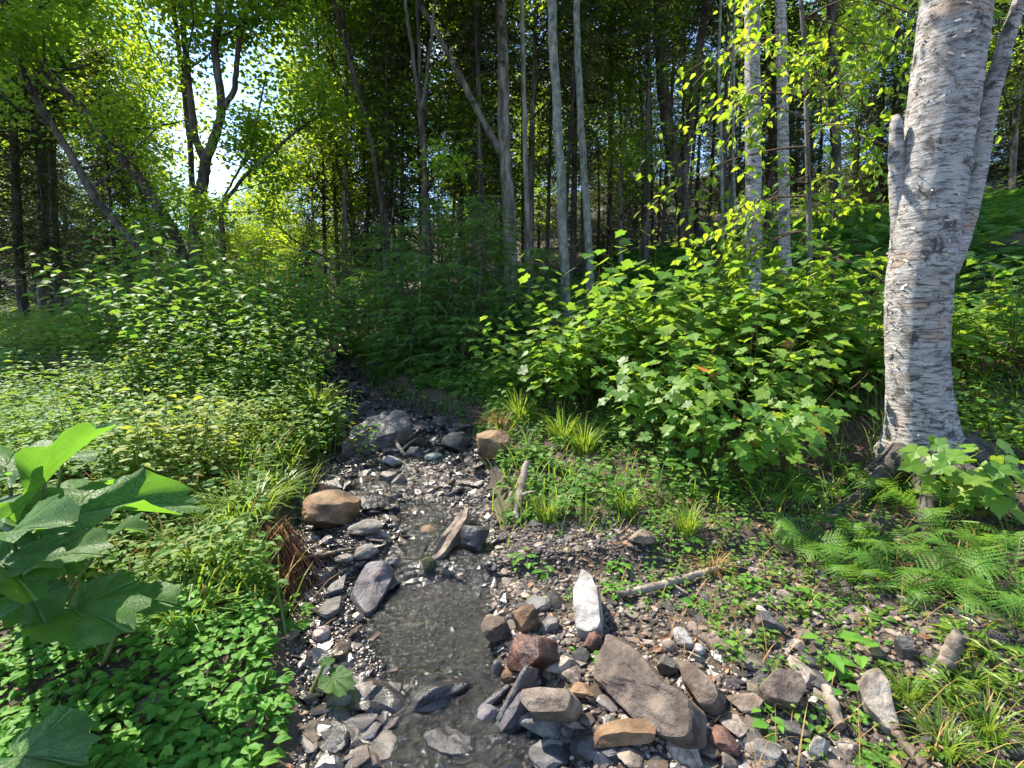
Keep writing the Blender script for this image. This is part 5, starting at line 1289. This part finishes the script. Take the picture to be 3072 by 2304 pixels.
giant_plant('cluster of huge wavy heart-shaped leaves rising at the left edge', (120, 1900), [
    # u0,v0 (stalk end), u1,v1 (tip), depth there, width, fold, wave, roll
    (135, 1450, 318, 1242, 1.75, 2.0, .42, .55, .10, -1.0),
    (20, 1400, 70, 1300, 1.75, 1.95, .75, .15, .08, .3),
    (215, 1545, 640, 1465, 1.80, 2.0, .40, .35, .10, .25),
    (200, 1480, 320, 1420, 2.1, 2.35, .65, .20, .09, .1),
    (330, 1480, 480, 1420, 2.1, 2.3, .60, .15, .09, .1),
    (30, 1600, 165, 1565, 1.5, 1.38, .60, .40, .09, .3),
    (-20, 1520, 90, 1480, 1.8, 1.9, .8, .20, .08, .0),
    (140, 1670, 300, 1640, 1.6, 1.55, .7, .15, .06, .45),
    (-10, 1680, 110, 1760, 1.55, 1.42, .7, .12, .06, .2),
    (190, 1370, 270, 1330, 2.1, 2.3, .8, .10, .06, .3),
    (80, 1560, 230, 1480, 2.0, 2.2, .6, .3, .1, -.3), (330, 1600, 420, 1560, 1.95, 1.9, .6, .2, .1, .2), (120, 1620, 200, 1740, 1.75, 1.6, .6, .2, .09, .5), (-60, 1450, 30, 1420, 1.6, 1.6, .6, .3, .1, .2)], 3)
giant_plant('low broad leaves with a browned blade under the taller leaf cluster', (330, 1960), [
    (230, 1830, 390, 1860, 1.62, 1.50, .72, .15, .08, .15),
    (410, 1800, 545, 1795, 1.8, 1.75, .6, .12, .07, .2),
    (330, 1745, 410, 1710, 1.95, 2.05, .8, .08, .05, .0),
    (90, 1790, 130, 1850, 1.6, 1.5, .8, .10, .06, .0)], 4)
giant_plant('pale ruffled leaf at the bottom left corner', (120, 2300), [(60, 2270, 240, 2270, 1.40, 1.32, .7, .15, .09, .1)], 6)
giant_plant('round green leaf overhanging the left side of the lower pool', (960, 2080), [(1000, 2035, 1050, 2072, 1.95, 1.88, .8, .08, .05, .1), (975, 1990, 1000, 1965, 2.0, 2.05, .8, .08, .05, .0)], 7)

# ---- grass tufts
def grass_data(seed, n, Ht, spread, mat, bend=.8, w=.006):
    r = rs_(seed); mb = MB()
    s = np.linspace(0, 1, 6)
    for k in range(n):
        a, q = r.uniform(0, 6.28), spread * math.sqrt(r.random()) * .5; L = Ht * r.uniform(.5, 1.15)
        o = np.array([math.cos(a), math.sin(a), 0]); sd = np.array([-o[1], o[0], 0]); b = bend * r.uniform(.3, 1.2)
        c = o * q + o * (L * b * s ** 1.8)[:, None] * .75 + np.array([0, 0, 1]) * (L * (s - .45 * b * s ** 2.4))[:, None]
        ww = w * r.uniform(.6, 1.3) * np.array([1, 1, .9, .7, .45, .05])
        V = np.concatenate([c - sd * ww[:, None], c + sd * ww[:, None]]); F = []
        for i in range(5): F += [(i, i + 6, i + 7), (i, i + 7, i + 1)]
        mb.add(V, F)
    return [('blades', mb.data('blades', mat))]
GR = [grass_data(1600 + i, 110, .42, .22, M['grass'], .9) for i in range(3)]
GR2 = [grass_data(1650 + i, 90, .36, .22, M['grass'], 1.2) for i in range(2)]
STRAW = [grass_data(1680 + i, 70, .34, .2, M['straw'], 1.3) for i in range(2)]
def tuft(label, parts, u, v, sc, group=None):
    p = ground_at(u, v); o = place('grass_tuft', label, 'grass tuft', parts, p[0], p[1], (u * .7) % 6.28, sc, group)
    o.children[0]['kind'] = 'stuff'; return o
tuft('bright yellow-green grass tuft on the left bank beside the log-shaped rock', GR[0], 950, 1250, 1.25)
tuft('bright grass tuft left of the yellow-green one on the left bank', GR[1], 900, 1225, 1.1)
tuft('grass tuft leaning over the water opposite the grey boulder', GR[2], 985, 1310, .9)
tuft('sunlit grass tuft on the right bank above the brown rock', GR[0], 1560, 1270, 1.0)
tuft('tall grass tuft at the right bank above the pale log', GR[1], 1690, 1330, 1.0)
tuft('thin grass tuft right of the tall one on the right bank', GR[2], 1750, 1360, .9)
tuft('yellowed dry tuft hanging off the right bank above the brown rock', STRAW[0], 1500, 1290, .9)
tuft('dry tuft on the left bank under the bright grass', STRAW[1], 1010, 1330, .7)
tuft('long arching grass tuft beside the giant leaves', GR2[0], 690, 1600, 1.1)
tuft('arching grass tuft above the hanging roots', GR2[1], 760, 1560, 1.0)
tuft('arching grass tuft left of the brown boulder', GR2[0], 830, 1500, .9)
tuft('grass tuft in the mixed weeds between the giant leaves and roots', GR2[1], 600, 1700, .9)
tuft('grass tuft beside the browned low leaf', GR2[0], 560, 1880, .7)
tuft('grass tuft at the foot of the bright maple sapling', GR[2], 2060, 1600, .6)
tuft('grass tuft under the maple thicket above the tan rock', GR[1], 1880, 1540, .6)
tuft('fine grass tuft in the bottom right corner', GR2[1], 2830, 2260, .5)
tuft('arching grass tuft left of the bottom right corner', GR2[0], 2960, 2200, .5)
tuft('grass tuft beside the driftwood stump', GR2[1], 2720, 2100, .4)
tuft('grass tuft hugging the pale weathered post', GR2[0], 2900, 2060, .4)
tuft('small grass tuft on the soil right of the pale log', GR[0], 1640, 1560, .6)
tuft('small dry tuft beside the fallen branch on the gravel', STRAW[0], 2140, 1720, .5)
# narrow-leaved weeds in the sun at lower right
WEED = [bush_data(1700 + i, 3, .26, .06, 9, .085, NARROW, M['grass'], M['stem'], 3, .1, 0) for i in range(2)]
for u, v, s, lab in [(2960, 1990, 1.0, 'sunlit narrow-leaved weed right of the pale weathered post'), (2880, 2100, .8, 'narrow-leaved weed just below the pale weathered post'), (3030, 2080, .8, 'narrow-leaved weed at the right edge near the corner')]:
    p = ground_at(u, v); place('weed', lab, 'plant', WEED[0 if u < 3000 else 1], p[0], p[1], u * .3, s)
# seedlings standing alone on the gravel bar
SEED = [bush_data(1750 + i, 2, .10, .02, 4, .05, OVATE, M['cover'], M['stem'], 2, .2, .0) for i in range(3)]
for u, v, s, lab in [(1560, 1700, 1.6, 'leafy seedling at the left end of the gravel bar top'), (1650, 1720, 1.3, 'seedling left of the pale upright slab'), (1830, 1790, 1.3, 'seedling right against the pale upright slab'), (1845, 1700, 1.2, 'seedling just above the pale upright slab'), (2040, 1650, 1.8, 'broad-leaved seedling beyond the fallen branch'), (1770, 1985, .8, 'single bright seedling at the edge of the cracked slab'),
                     (2540, 2000, 2.2, 'bright leafy sprout above the driftwood stump'), (2570, 2120, 1.4, 'seedling left of the driftwood stump'), (2620, 2280, 1.3, 'seedling below the driftwood stump'), (2340, 2190, 1.2, 'seedling growing by the pale rounded stone'), (2180, 1960, 1.0, 'seedling above the reddish oblong stone'), (2110, 1830, 1.2, 'seedling in the middle of the upper gravel'), (2420, 1820, 1.4, 'seedling under the ferns on the dark slope'), (2280, 1760, 1.3, 'seedling at the right end of the fallen branch'), (1990, 1770, 1.2, 'seedling under the middle of the fallen branch'), (1600, 1810, 1.0, 'seedling by the little heap above the pool'), (860, 1880, 1.9, 'seedling with broad leaves on the left shore of the pool')]:
    p = ground_at(u, v); place('seedling', lab, 'plant', SEED[int(u) % 3], p[0], p[1], u * .3, s)

# ---- hanging roots and dry fibres at the banks
def root_mat(label, u0, u1, v, drop, n, seed, mat, out=.10, top=.05, ox=0.0, thick=1.0):
    r = rs_(seed); mb = MB(); c = ground_at((u0 + u1) / 2, v)
    A = np.array([ground_at(u0 + (u1 - u0) * q / 9, v) for q in range(10)])
    for k in range(n):
        q = r.uniform(0, 9); p = np.array([np.interp(q, np.arange(10), A[:, c_]) for c_ in range(3)]) + [0, r.normal(0, .05), 0]; p = p + [r.normal(0, .015), r.normal(0, .02), top * r.random()]
        L = drop * r.uniform(.5, 1.1); s = np.linspace(0, 1, 7)[:, None]
        pts = p + np.array([ox * r.uniform(.5, 1.4) + r.normal(0, .10), -out - .08 * r.random(), 0]) * s ** .7 + np.array([0, 0, -1]) * L * s ** 1.4 + r.normal(0, .008, (7, 3)) * s
        mb.tube(pts - c, np.linspace(.0035, .0012, 7) * thick * r.uniform(.5, 1.5), 3, False)
    o = mb.build('root_mat', mat, None, False, c); o['kind'] = 'thing'
    return tag(o, label, 'roots')
root_mat('bundle of reddish hanging roots on the left bank below the giant leaves', 770, 850, 1640, .34, 420, 1, M['roots'], .16, .16, .14, 1.3)
root_mat('dark hanging roots under the undercut right bank', 1340, 1470, 1270, .5, 260, 2, M['dead_twig'], .08, .12)
root_mat('pale hanging roots over the brown rock at the right bank', 1460, 1520, 1340, .36, 120, 3, M['roots'], .08, .14)
root_mat('dark roots trailing from the left bank beside the riffle', 900, 980, 1420, .30, 120, 4, M['dead_twig'], .08, .08)
root_mat('dark hanging roots above the upper fall', 1180, 1330, 1220, .5, 260, 5, M['dead_twig'], .08, .12)

# ---- wood lying about
def stick(name, label, px, radpx, mat, seed=0, lifts=None, branches=(), cat='branch', sides=9):
    r = rs_(seed); P = np.array([ground_at(u, v, (lifts[i] if lifts else .02)) for i, (u, v) in enumerate(px)])
    C = bez(P, 22); C[1:-1] += r.normal(0, .003, (20, 3)); c = C.mean(0)
    k = np.linalg.norm(c - CAM) / FPX; rr = np.interp(np.arange(22), np.linspace(0, 21, len(radpx)), radpx) * k * .9 * r.uniform(.97, 1.03, 22)
    mb = MB(); mb.tube(C - c, rr, sides)
    o = mb.build(name, mat, None, True, c, 40)
    for bp in branches:
        Q = bez(np.array([ground_at(u, v, l) for u, v, l in bp]), 10); m2 = MB(); m2.tube(Q - c, np.linspace(rr.mean() * .6, rr.mean() * .2, 10), 6); m2.build('side_twig', mat, o, True)
    return tag(o, label, cat)
stick('driftwood_stick', 'bent driftwood stick lying above the pointed slab', [(868, 1706), (905, 1680), (960, 1668), (1020, 1652), (1068, 1646)], [7, 9, 8, 6, 4], M['wood_dark'], 1, [.05, .05, .05, .05, .04])
stick('pale_log', 'short pale weathered log leaning on the right bank', [(1548, 1560), (1558, 1500), (1568, 1440), (1582, 1384)], [11, 13, 13, 11], M['wood'], 2, [.04, .10, .16, .22], [[(1566, 1486, .14), (1590, 1476, .16), (1606, 1474, .18)]], 'log')
stick('fallen_branch', 'fallen branch lying across the top of the gravel bar', [(1852, 1782), (1920, 1768), (2010, 1750), (2100, 1720), (2220, 1690)], [8, 12, 12, 10, 7], M['wood'], 3, [.04] * 5, [[(2010, 1750, .04), (2050, 1772, .03), (2080, 1790, .02)]])
stick('driftwood_log', 'grey log lying across the far streambed', [(972, 1020), (1000, 1034), (1030, 1056)], [9, 10, 9], M['wood'], 4, [.18, .18, .18], (), 'log')
stick('forked_driftwood', 'forked driftwood beside the log-shaped rock', [(1176, 1308), (1194, 1336), (1214, 1368)], [5, 7, 6], M['wood'], 5, [.10, .08, .04], [[(1206, 1350, .06), (1228, 1328, .10), (1256, 1312, .12)]])
stick('forked_twig', 'forked grey twig propped at the left foot of the massive birch', [(2536, 1490), (2590, 1420), (2640, 1370), (2680, 1330)], [4, 5, 4, 3], M['dead_twig'], 6, [.02, .10, .16, .2], [[(2600, 1410, .12), (2630, 1392, .14), (2664, 1384, .16)]])
stick('weathered_post', 'pale weathered stub of wood standing at lower right', [(2812, 2030), (2838, 1985), (2866, 1935), (2884, 1900)], [15, 17, 17, 15], M['wood'], 7, [.0, .06, .11, .15], (), 'log', 12)
slab('driftwood_stump', 'old split driftwood stump at lower right of the gravel', M['wood'], [(2580, 2050), (2600, 2008), (2640, 2004), (2668, 2050), (2690, 2130), (2700, 2195), (2660, 2190), (2600, 2120)], [.13, .15, .15, .13, .09, .05, .05, .09], .13, 91, 44, .05, .012, cat='stump')
stick('dark_root', 'dark root curving along the shade below the stump', [(2660, 2140), (2690, 2200), (2740, 2260), (2800, 2330)], [12, 12, 11, 10], M['wood_dark'], 9, [.06, .04, .03, .03], (), 'root')
stick('grey_plank', 'thin tan splinter of wood right of the flat tan block', [(2480, 2060), (2500, 2120), (2520, 2180)], [12, 15, 12], M['wood'], 10, [.05, .05, .04], (), 'wood')
stick('thin_twig', 'thin twig crossing the dark stones upstream', [(900, 1105), (940, 1080), (985, 1052)], [3, 3, 2], M['wood'], 11, [.14, .18, .2])
stick('thin_root', 'thin reddish root hanging over the left shore gravel', [(792, 1650), (820, 1720), (838, 1800), (846, 1850)], [4, 4, 3, 2], M['roots'], 12, [.2, .14, .05, .02], (), 'root')

# ---- ground cover nobody could count
def cover(name, label, cat, x, y, tpl_fn, mat, seed, dz=0.0):
    r = rs_(seed); mb = MB(); z = H(x, y) + dz
    tpl_fn(mb, r, np.stack([x, y, z], -1))
    o = mb.build(name, mat); tag(o, label, cat, None, 'stuff'); return o
def rosette(hmin, hmax, nl, lsz, tpl, stemless=True, droop=.2, pairs=2):
    def fn(mb, r, P):
        n = len(P); hgt = r.uniform(hmin, hmax, n) * np.clip(.75 + 1.1 * vnoise(P[:, 0] * 1.1, P[:, 1] * 1.1, 33), .3, 1.7)
        for k in range(nl):
            lev = (k // pairs + 1) / (nl / pairs); a = r.uniform(0, 6.28, n) if k % pairs == 0 else a + 6.283 / pairs + r.normal(0, .2, n)
            o = np.stack([np.cos(a), np.sin(a), .12 - droop * r.random(n)], -1); s = lsz * r.uniform(.55, 1.25, n)
            pos = P + np.array([0, 0, 1]) * (hgt * lev)[:, None] + o * (s * .25)[:, None]
            mb.scatter(tpl, pos, frames(o, np.stack([r.normal(0, .3, n), r.normal(-.15, .3, n), np.ones(n)], -1)), s)
    return fn
def blades(hmin, hmax, w):
    tpl = T([(0, -1, 0), (0, 1, 0), (.4, -.9, .03), (.4, .9, .03), (.75, -.6, -.02), (.75, .6, -.02), (1, 0, -.14)], [(0, 2, 3), (0, 3, 1), (2, 4, 5), (2, 5, 3), (4, 6, 5)])
    def fn(mb, r, P):
        n = len(P); a = r.uniform(0, 6.28, n); L = r.uniform(hmin, hmax, n)
        ax = np.stack([np.cos(a) * .6, np.sin(a) * .6, np.full(n, .9)], -1)
        mb.scatter(tpl, P, frames(ax, np.stack([-np.cos(a), -np.sin(a), np.full(n, .8)], -1)), np.stack([L, w * r.uniform(.6, 1.4, n), L], -1))
    return fn
def patch(n, x0, x1, y0, y1, seed, keep):
    r = rs_(seed); x = r.uniform(x0, x1, n); y = y0 + (y1 - y0) * r.random(n) ** 1.15
    d, w = stream(x, y); a = np.abs(d) - w; a = np.where((d < 0) & (y > 5.4) & (y < 13), a - .32, a); a = np.where((d < 0) & (y > 2.55) & (y < 3.5), a - .12, a); m = keep(r, x, y, d, a)
    return x[m], y[m]
FLAT = [(at(340, 1122, 7.3)[0], 7.3, .5), (at(180, 1228, 5.6)[0], 5.6, .32)]
def off_flats(x, y):
    m = np.ones(len(x), bool)
    for fx, fy, fr in FLAT: m &= ((x - fx) ** 2 + ((y - fy + .35) * .8) ** 2) > fr ** 2
    return m
# lower left: small glossy seedlings
x, y = patch(2600, -3.2, -.3, 1.35, 2.9, 41, lambda r, x, y, d, a: (d < 0) & (a > .12 + .1 * vnoise(x * 4, y * 4, 3)) & (vnoise(x * 2.2, y * 2.2, 6) + r.normal(0, .25, len(x)) > -.25 - .5 * (x < -1.1)))
cover('seedling_carpet', 'carpet of small bright oval-leaved seedlings at lower left', 'ground cover', x, y, rosette(.03, .13, 6, .052, OVATE), M['cover'], 42)
# left bank: mixed weeds and grass
x, y = patch(4200, -5, -.5, 2.3, 5.6, 43, lambda r, x, y, d, a: (d < 0) & (a > .05) & off_flats(x, y))
cover('weeds', 'mixed low weeds over the left bank', 'ground cover', x, y, rosette(.10, .40, 9, .06, OVATE), M['herb'], 44)
x, y = patch(7000, -4.5, -.4, 2.2, 6.5, 45, lambda r, x, y, d, a: (d < 0) & (a > -.02) & (vnoise(x * 1.6, y * 1.6, 9) > -.35))
cover('grass', 'thin grass growing through the left bank weeds', 'grass', x, y, blades(.15, .42, .0045), M['grass'], 46)
x, y = patch(1500, -4, -.4, 2.2, 6, 47, lambda r, x, y, d, a: (d < 0) & (a > -.05) & (a < 1.2))
cover('dry_grass', 'dry straw blades drooping along the left bank edge', 'grass', x, y, blades(.15, .40, .004), M['straw'], 48)
x, y = patch(2600, -6, -.6, 2.6, 8, 143, lambda r, x, y, d, a: (d < 0) & (a > .05) & off_flats(x, y) & (vnoise(x * .9, y * .9, 44) > .05))
cover('weeds', 'yellowish taller weeds in patches on the left bank', 'ground cover', x, y, rosette(.15, .38, 10, .07, OVATE), M['herb_yellow'], 144)
x, y = patch(2200, -6, -.6, 3, 8, 145, lambda r, x, y, d, a: (d < 0) & (a > .1) & off_flats(x, y) & (vnoise(x * 1.2, y * 1.2, 45) > .15))
cover('weeds', 'dark narrow-leaved weeds in patches on the left bank', 'ground cover', x, y, rosette(.15, .45, 12, .08, NARROW, pairs=3), M['herb_dark'], 146)
# left meadow
x, y = patch(9000, -20, -1.5, 5, 17, 49, lambda r, x, y, d, a: (d < 0) & (a > .05) & (np.abs(x) < y * 1.12 + 1) & off_flats(x, y))
cover('meadow_weeds', 'green meadow weeds spreading over the left clearing', 'ground cover', x, y, rosette(.15, .55, 10, .085, OVATE), M['herb'], 50)
x, y = patch(9000, -18, -1.5, 5, 16, 51, lambda r, x, y, d, a: (d < 0) & (a > .05) & (np.abs(x) < y * 1.12 + 1) & (vnoise(x * .8, y * .8, 13) > -.1) & off_flats(x, y))
cover('meadow_grass', 'pale sunlit grass of the left clearing', 'grass', x, y, blades(.25, .6, .007), M['grass'], 52)
# right bank under saplings
x, y = patch(5200, -2, 5.5, 3.3, 8.5, 53, lambda r, x, y, d, a: (d > 0) & (a > .12) & (x < y * 1.08 + .5) & (vnoise(x * 1.5, y * 1.5, 17) + r.normal(0, .3, len(x)) > -.1 - .12 * (y - 4)))
cover('weeds', 'shaded weeds under the right bank saplings', 'ground cover', x, y, rosette(.05, .26, 8, .065, OVATE), M['herb_dark'], 54)
x, y = patch(2600, -1.5, 4.5, 3.1, 6.5, 55, lambda r, x, y, d, a: (d > 0) & (a > .02))
cover('grass', 'scattered grass on the right bank', 'grass', x, y, blades(.12, .38, .004), M['grass'], 56)
x, y = patch(2600, -5, .2, 5.2, 11, 153, lambda r, x, y, d, a: (d > 0) & (a > .02) & (a < 2.2))
cover('weeds', 'lush weeds and leaves draping the undercut right bank', 'ground cover', x, y, rosette(.06, .36, 9, .075, OVATE, droop=.5), M['herb_dark'], 154)
x, y = patch(2000, -5, .2, 5.2, 10, 155, lambda r, x, y, d, a: (d > 0) & (a > -.02) & (a < .6))
cover('grass', 'grass hanging from the undercut right bank', 'grass', x, y, blades(.15, .40, .005), M['grass'], 156)
# gravel bar weeds and litter
x, y = patch(1500, -.2, 3.0, 1.5, 3.6, 57, lambda r, x, y, d, a: (d > 0) & (a > .25) & (vnoise(x * 3, y * 3, 19) + .5 * (y - 2.6) + r.normal(0, .3, len(x)) > .35))
cover('sprouts', 'tiny sprouts dotting the gravel bar', 'ground cover', x, y, rosette(.01, .06, 5, .028, OVATE), M['cover'], 58)
x, y = patch(900, .6, 3.2, 1.4, 3.4, 59, lambda r, x, y, d, a: (d > 0) & (a > .9))
cover('sprouts', 'sparse small weeds on the shaded right slope', 'ground cover', x, y, rosette(.02, .09, 6, .036, OVATE), M['herb'], 60)
def litter(mb, r, P):
    n = len(P); a = r.uniform(0, 6.28, n)
    mb.scatter(OVATE, P + [0, 0, .008], frames(np.stack([np.cos(a), np.sin(a), r.normal(0, .25, n)], -1), np.stack([r.normal(0, .5, n), r.normal(0, .5, n), np.ones(n)], -1)), r.uniform(.02, .06, n))
x, y = patch(6000, -.4, 5.5, 1.4, 5.2, 61, lambda r, x, y, d, a: (d > 0) & (a > .2) & (r.random(len(x)) < np.clip(.25 + .28 * a, 0, 1)))
cover('leaf_litter', 'brown fallen leaves strewn over the right slope', 'leaf litter', x, y, litter, M['litter'], 62)
x, y = patch(1400, -3, -.4, 1.3, 2.8, 63, lambda r, x, y, d, a: (d < 0) & (a > .05))
cover('leaf_litter', 'brown fallen leaves between the lower left seedlings', 'leaf litter', x, y, litter, M['litter'], 64)
x, y = patch(1500, .2, 4.6, 1.3, 4.2, 65, lambda r, x, y, d, a: (d > 0) & (a > .5))
cover('twigs', 'fine dry stalks and needles on the right slope', 'litter', x, y, blades(.06, .22, .0022), M['straw'], 66)
# fern slope
LOWF = [frond_arr(13, .45 + .1 * i, False, 80 + i, (-1) ** i * .6) for i in range(3)]
def fernfield(mb, r, P):
    n = len(P); 
    for k in range(5):
        a = k * 1.257 + r.uniform(-.4, .4, n); s = r.uniform(.42, .72, n)
        ax = np.stack([np.cos(a), np.sin(a), r.uniform(-.2, .25, n)], -1)
        mb.scatter(LOWF[k % 3], P, frames(ax, np.stack([r.normal(0, .2, n), r.normal(0, .2, n), np.ones(n)], -1)), s)
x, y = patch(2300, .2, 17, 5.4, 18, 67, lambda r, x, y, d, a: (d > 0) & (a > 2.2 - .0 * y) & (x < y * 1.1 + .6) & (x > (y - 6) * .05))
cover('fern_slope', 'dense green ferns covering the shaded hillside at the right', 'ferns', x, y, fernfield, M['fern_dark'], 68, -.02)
x, y = patch(240, -4, 1.2, 6.2, 12, 69, lambda r, x, y, d, a: (d > 0) & (a > .15))
cover('bank_ferns', 'green ferns between the young firs on the right bank', 'ferns', x, y, fernfield, M['fern'], 70, -.02)
x, y = patch(6500, -60, 60, 12, 60, 71, lambda r, x, y, d, a: (a > .2) & (np.abs(x) < y * 1.1))
cover('forest_undergrowth', 'low leafy undergrowth on the floor of the wood behind', 'undergrowth', x, y, rosette(.2, .9, 10, .2, OVATE), M['herb_dark'], 72)
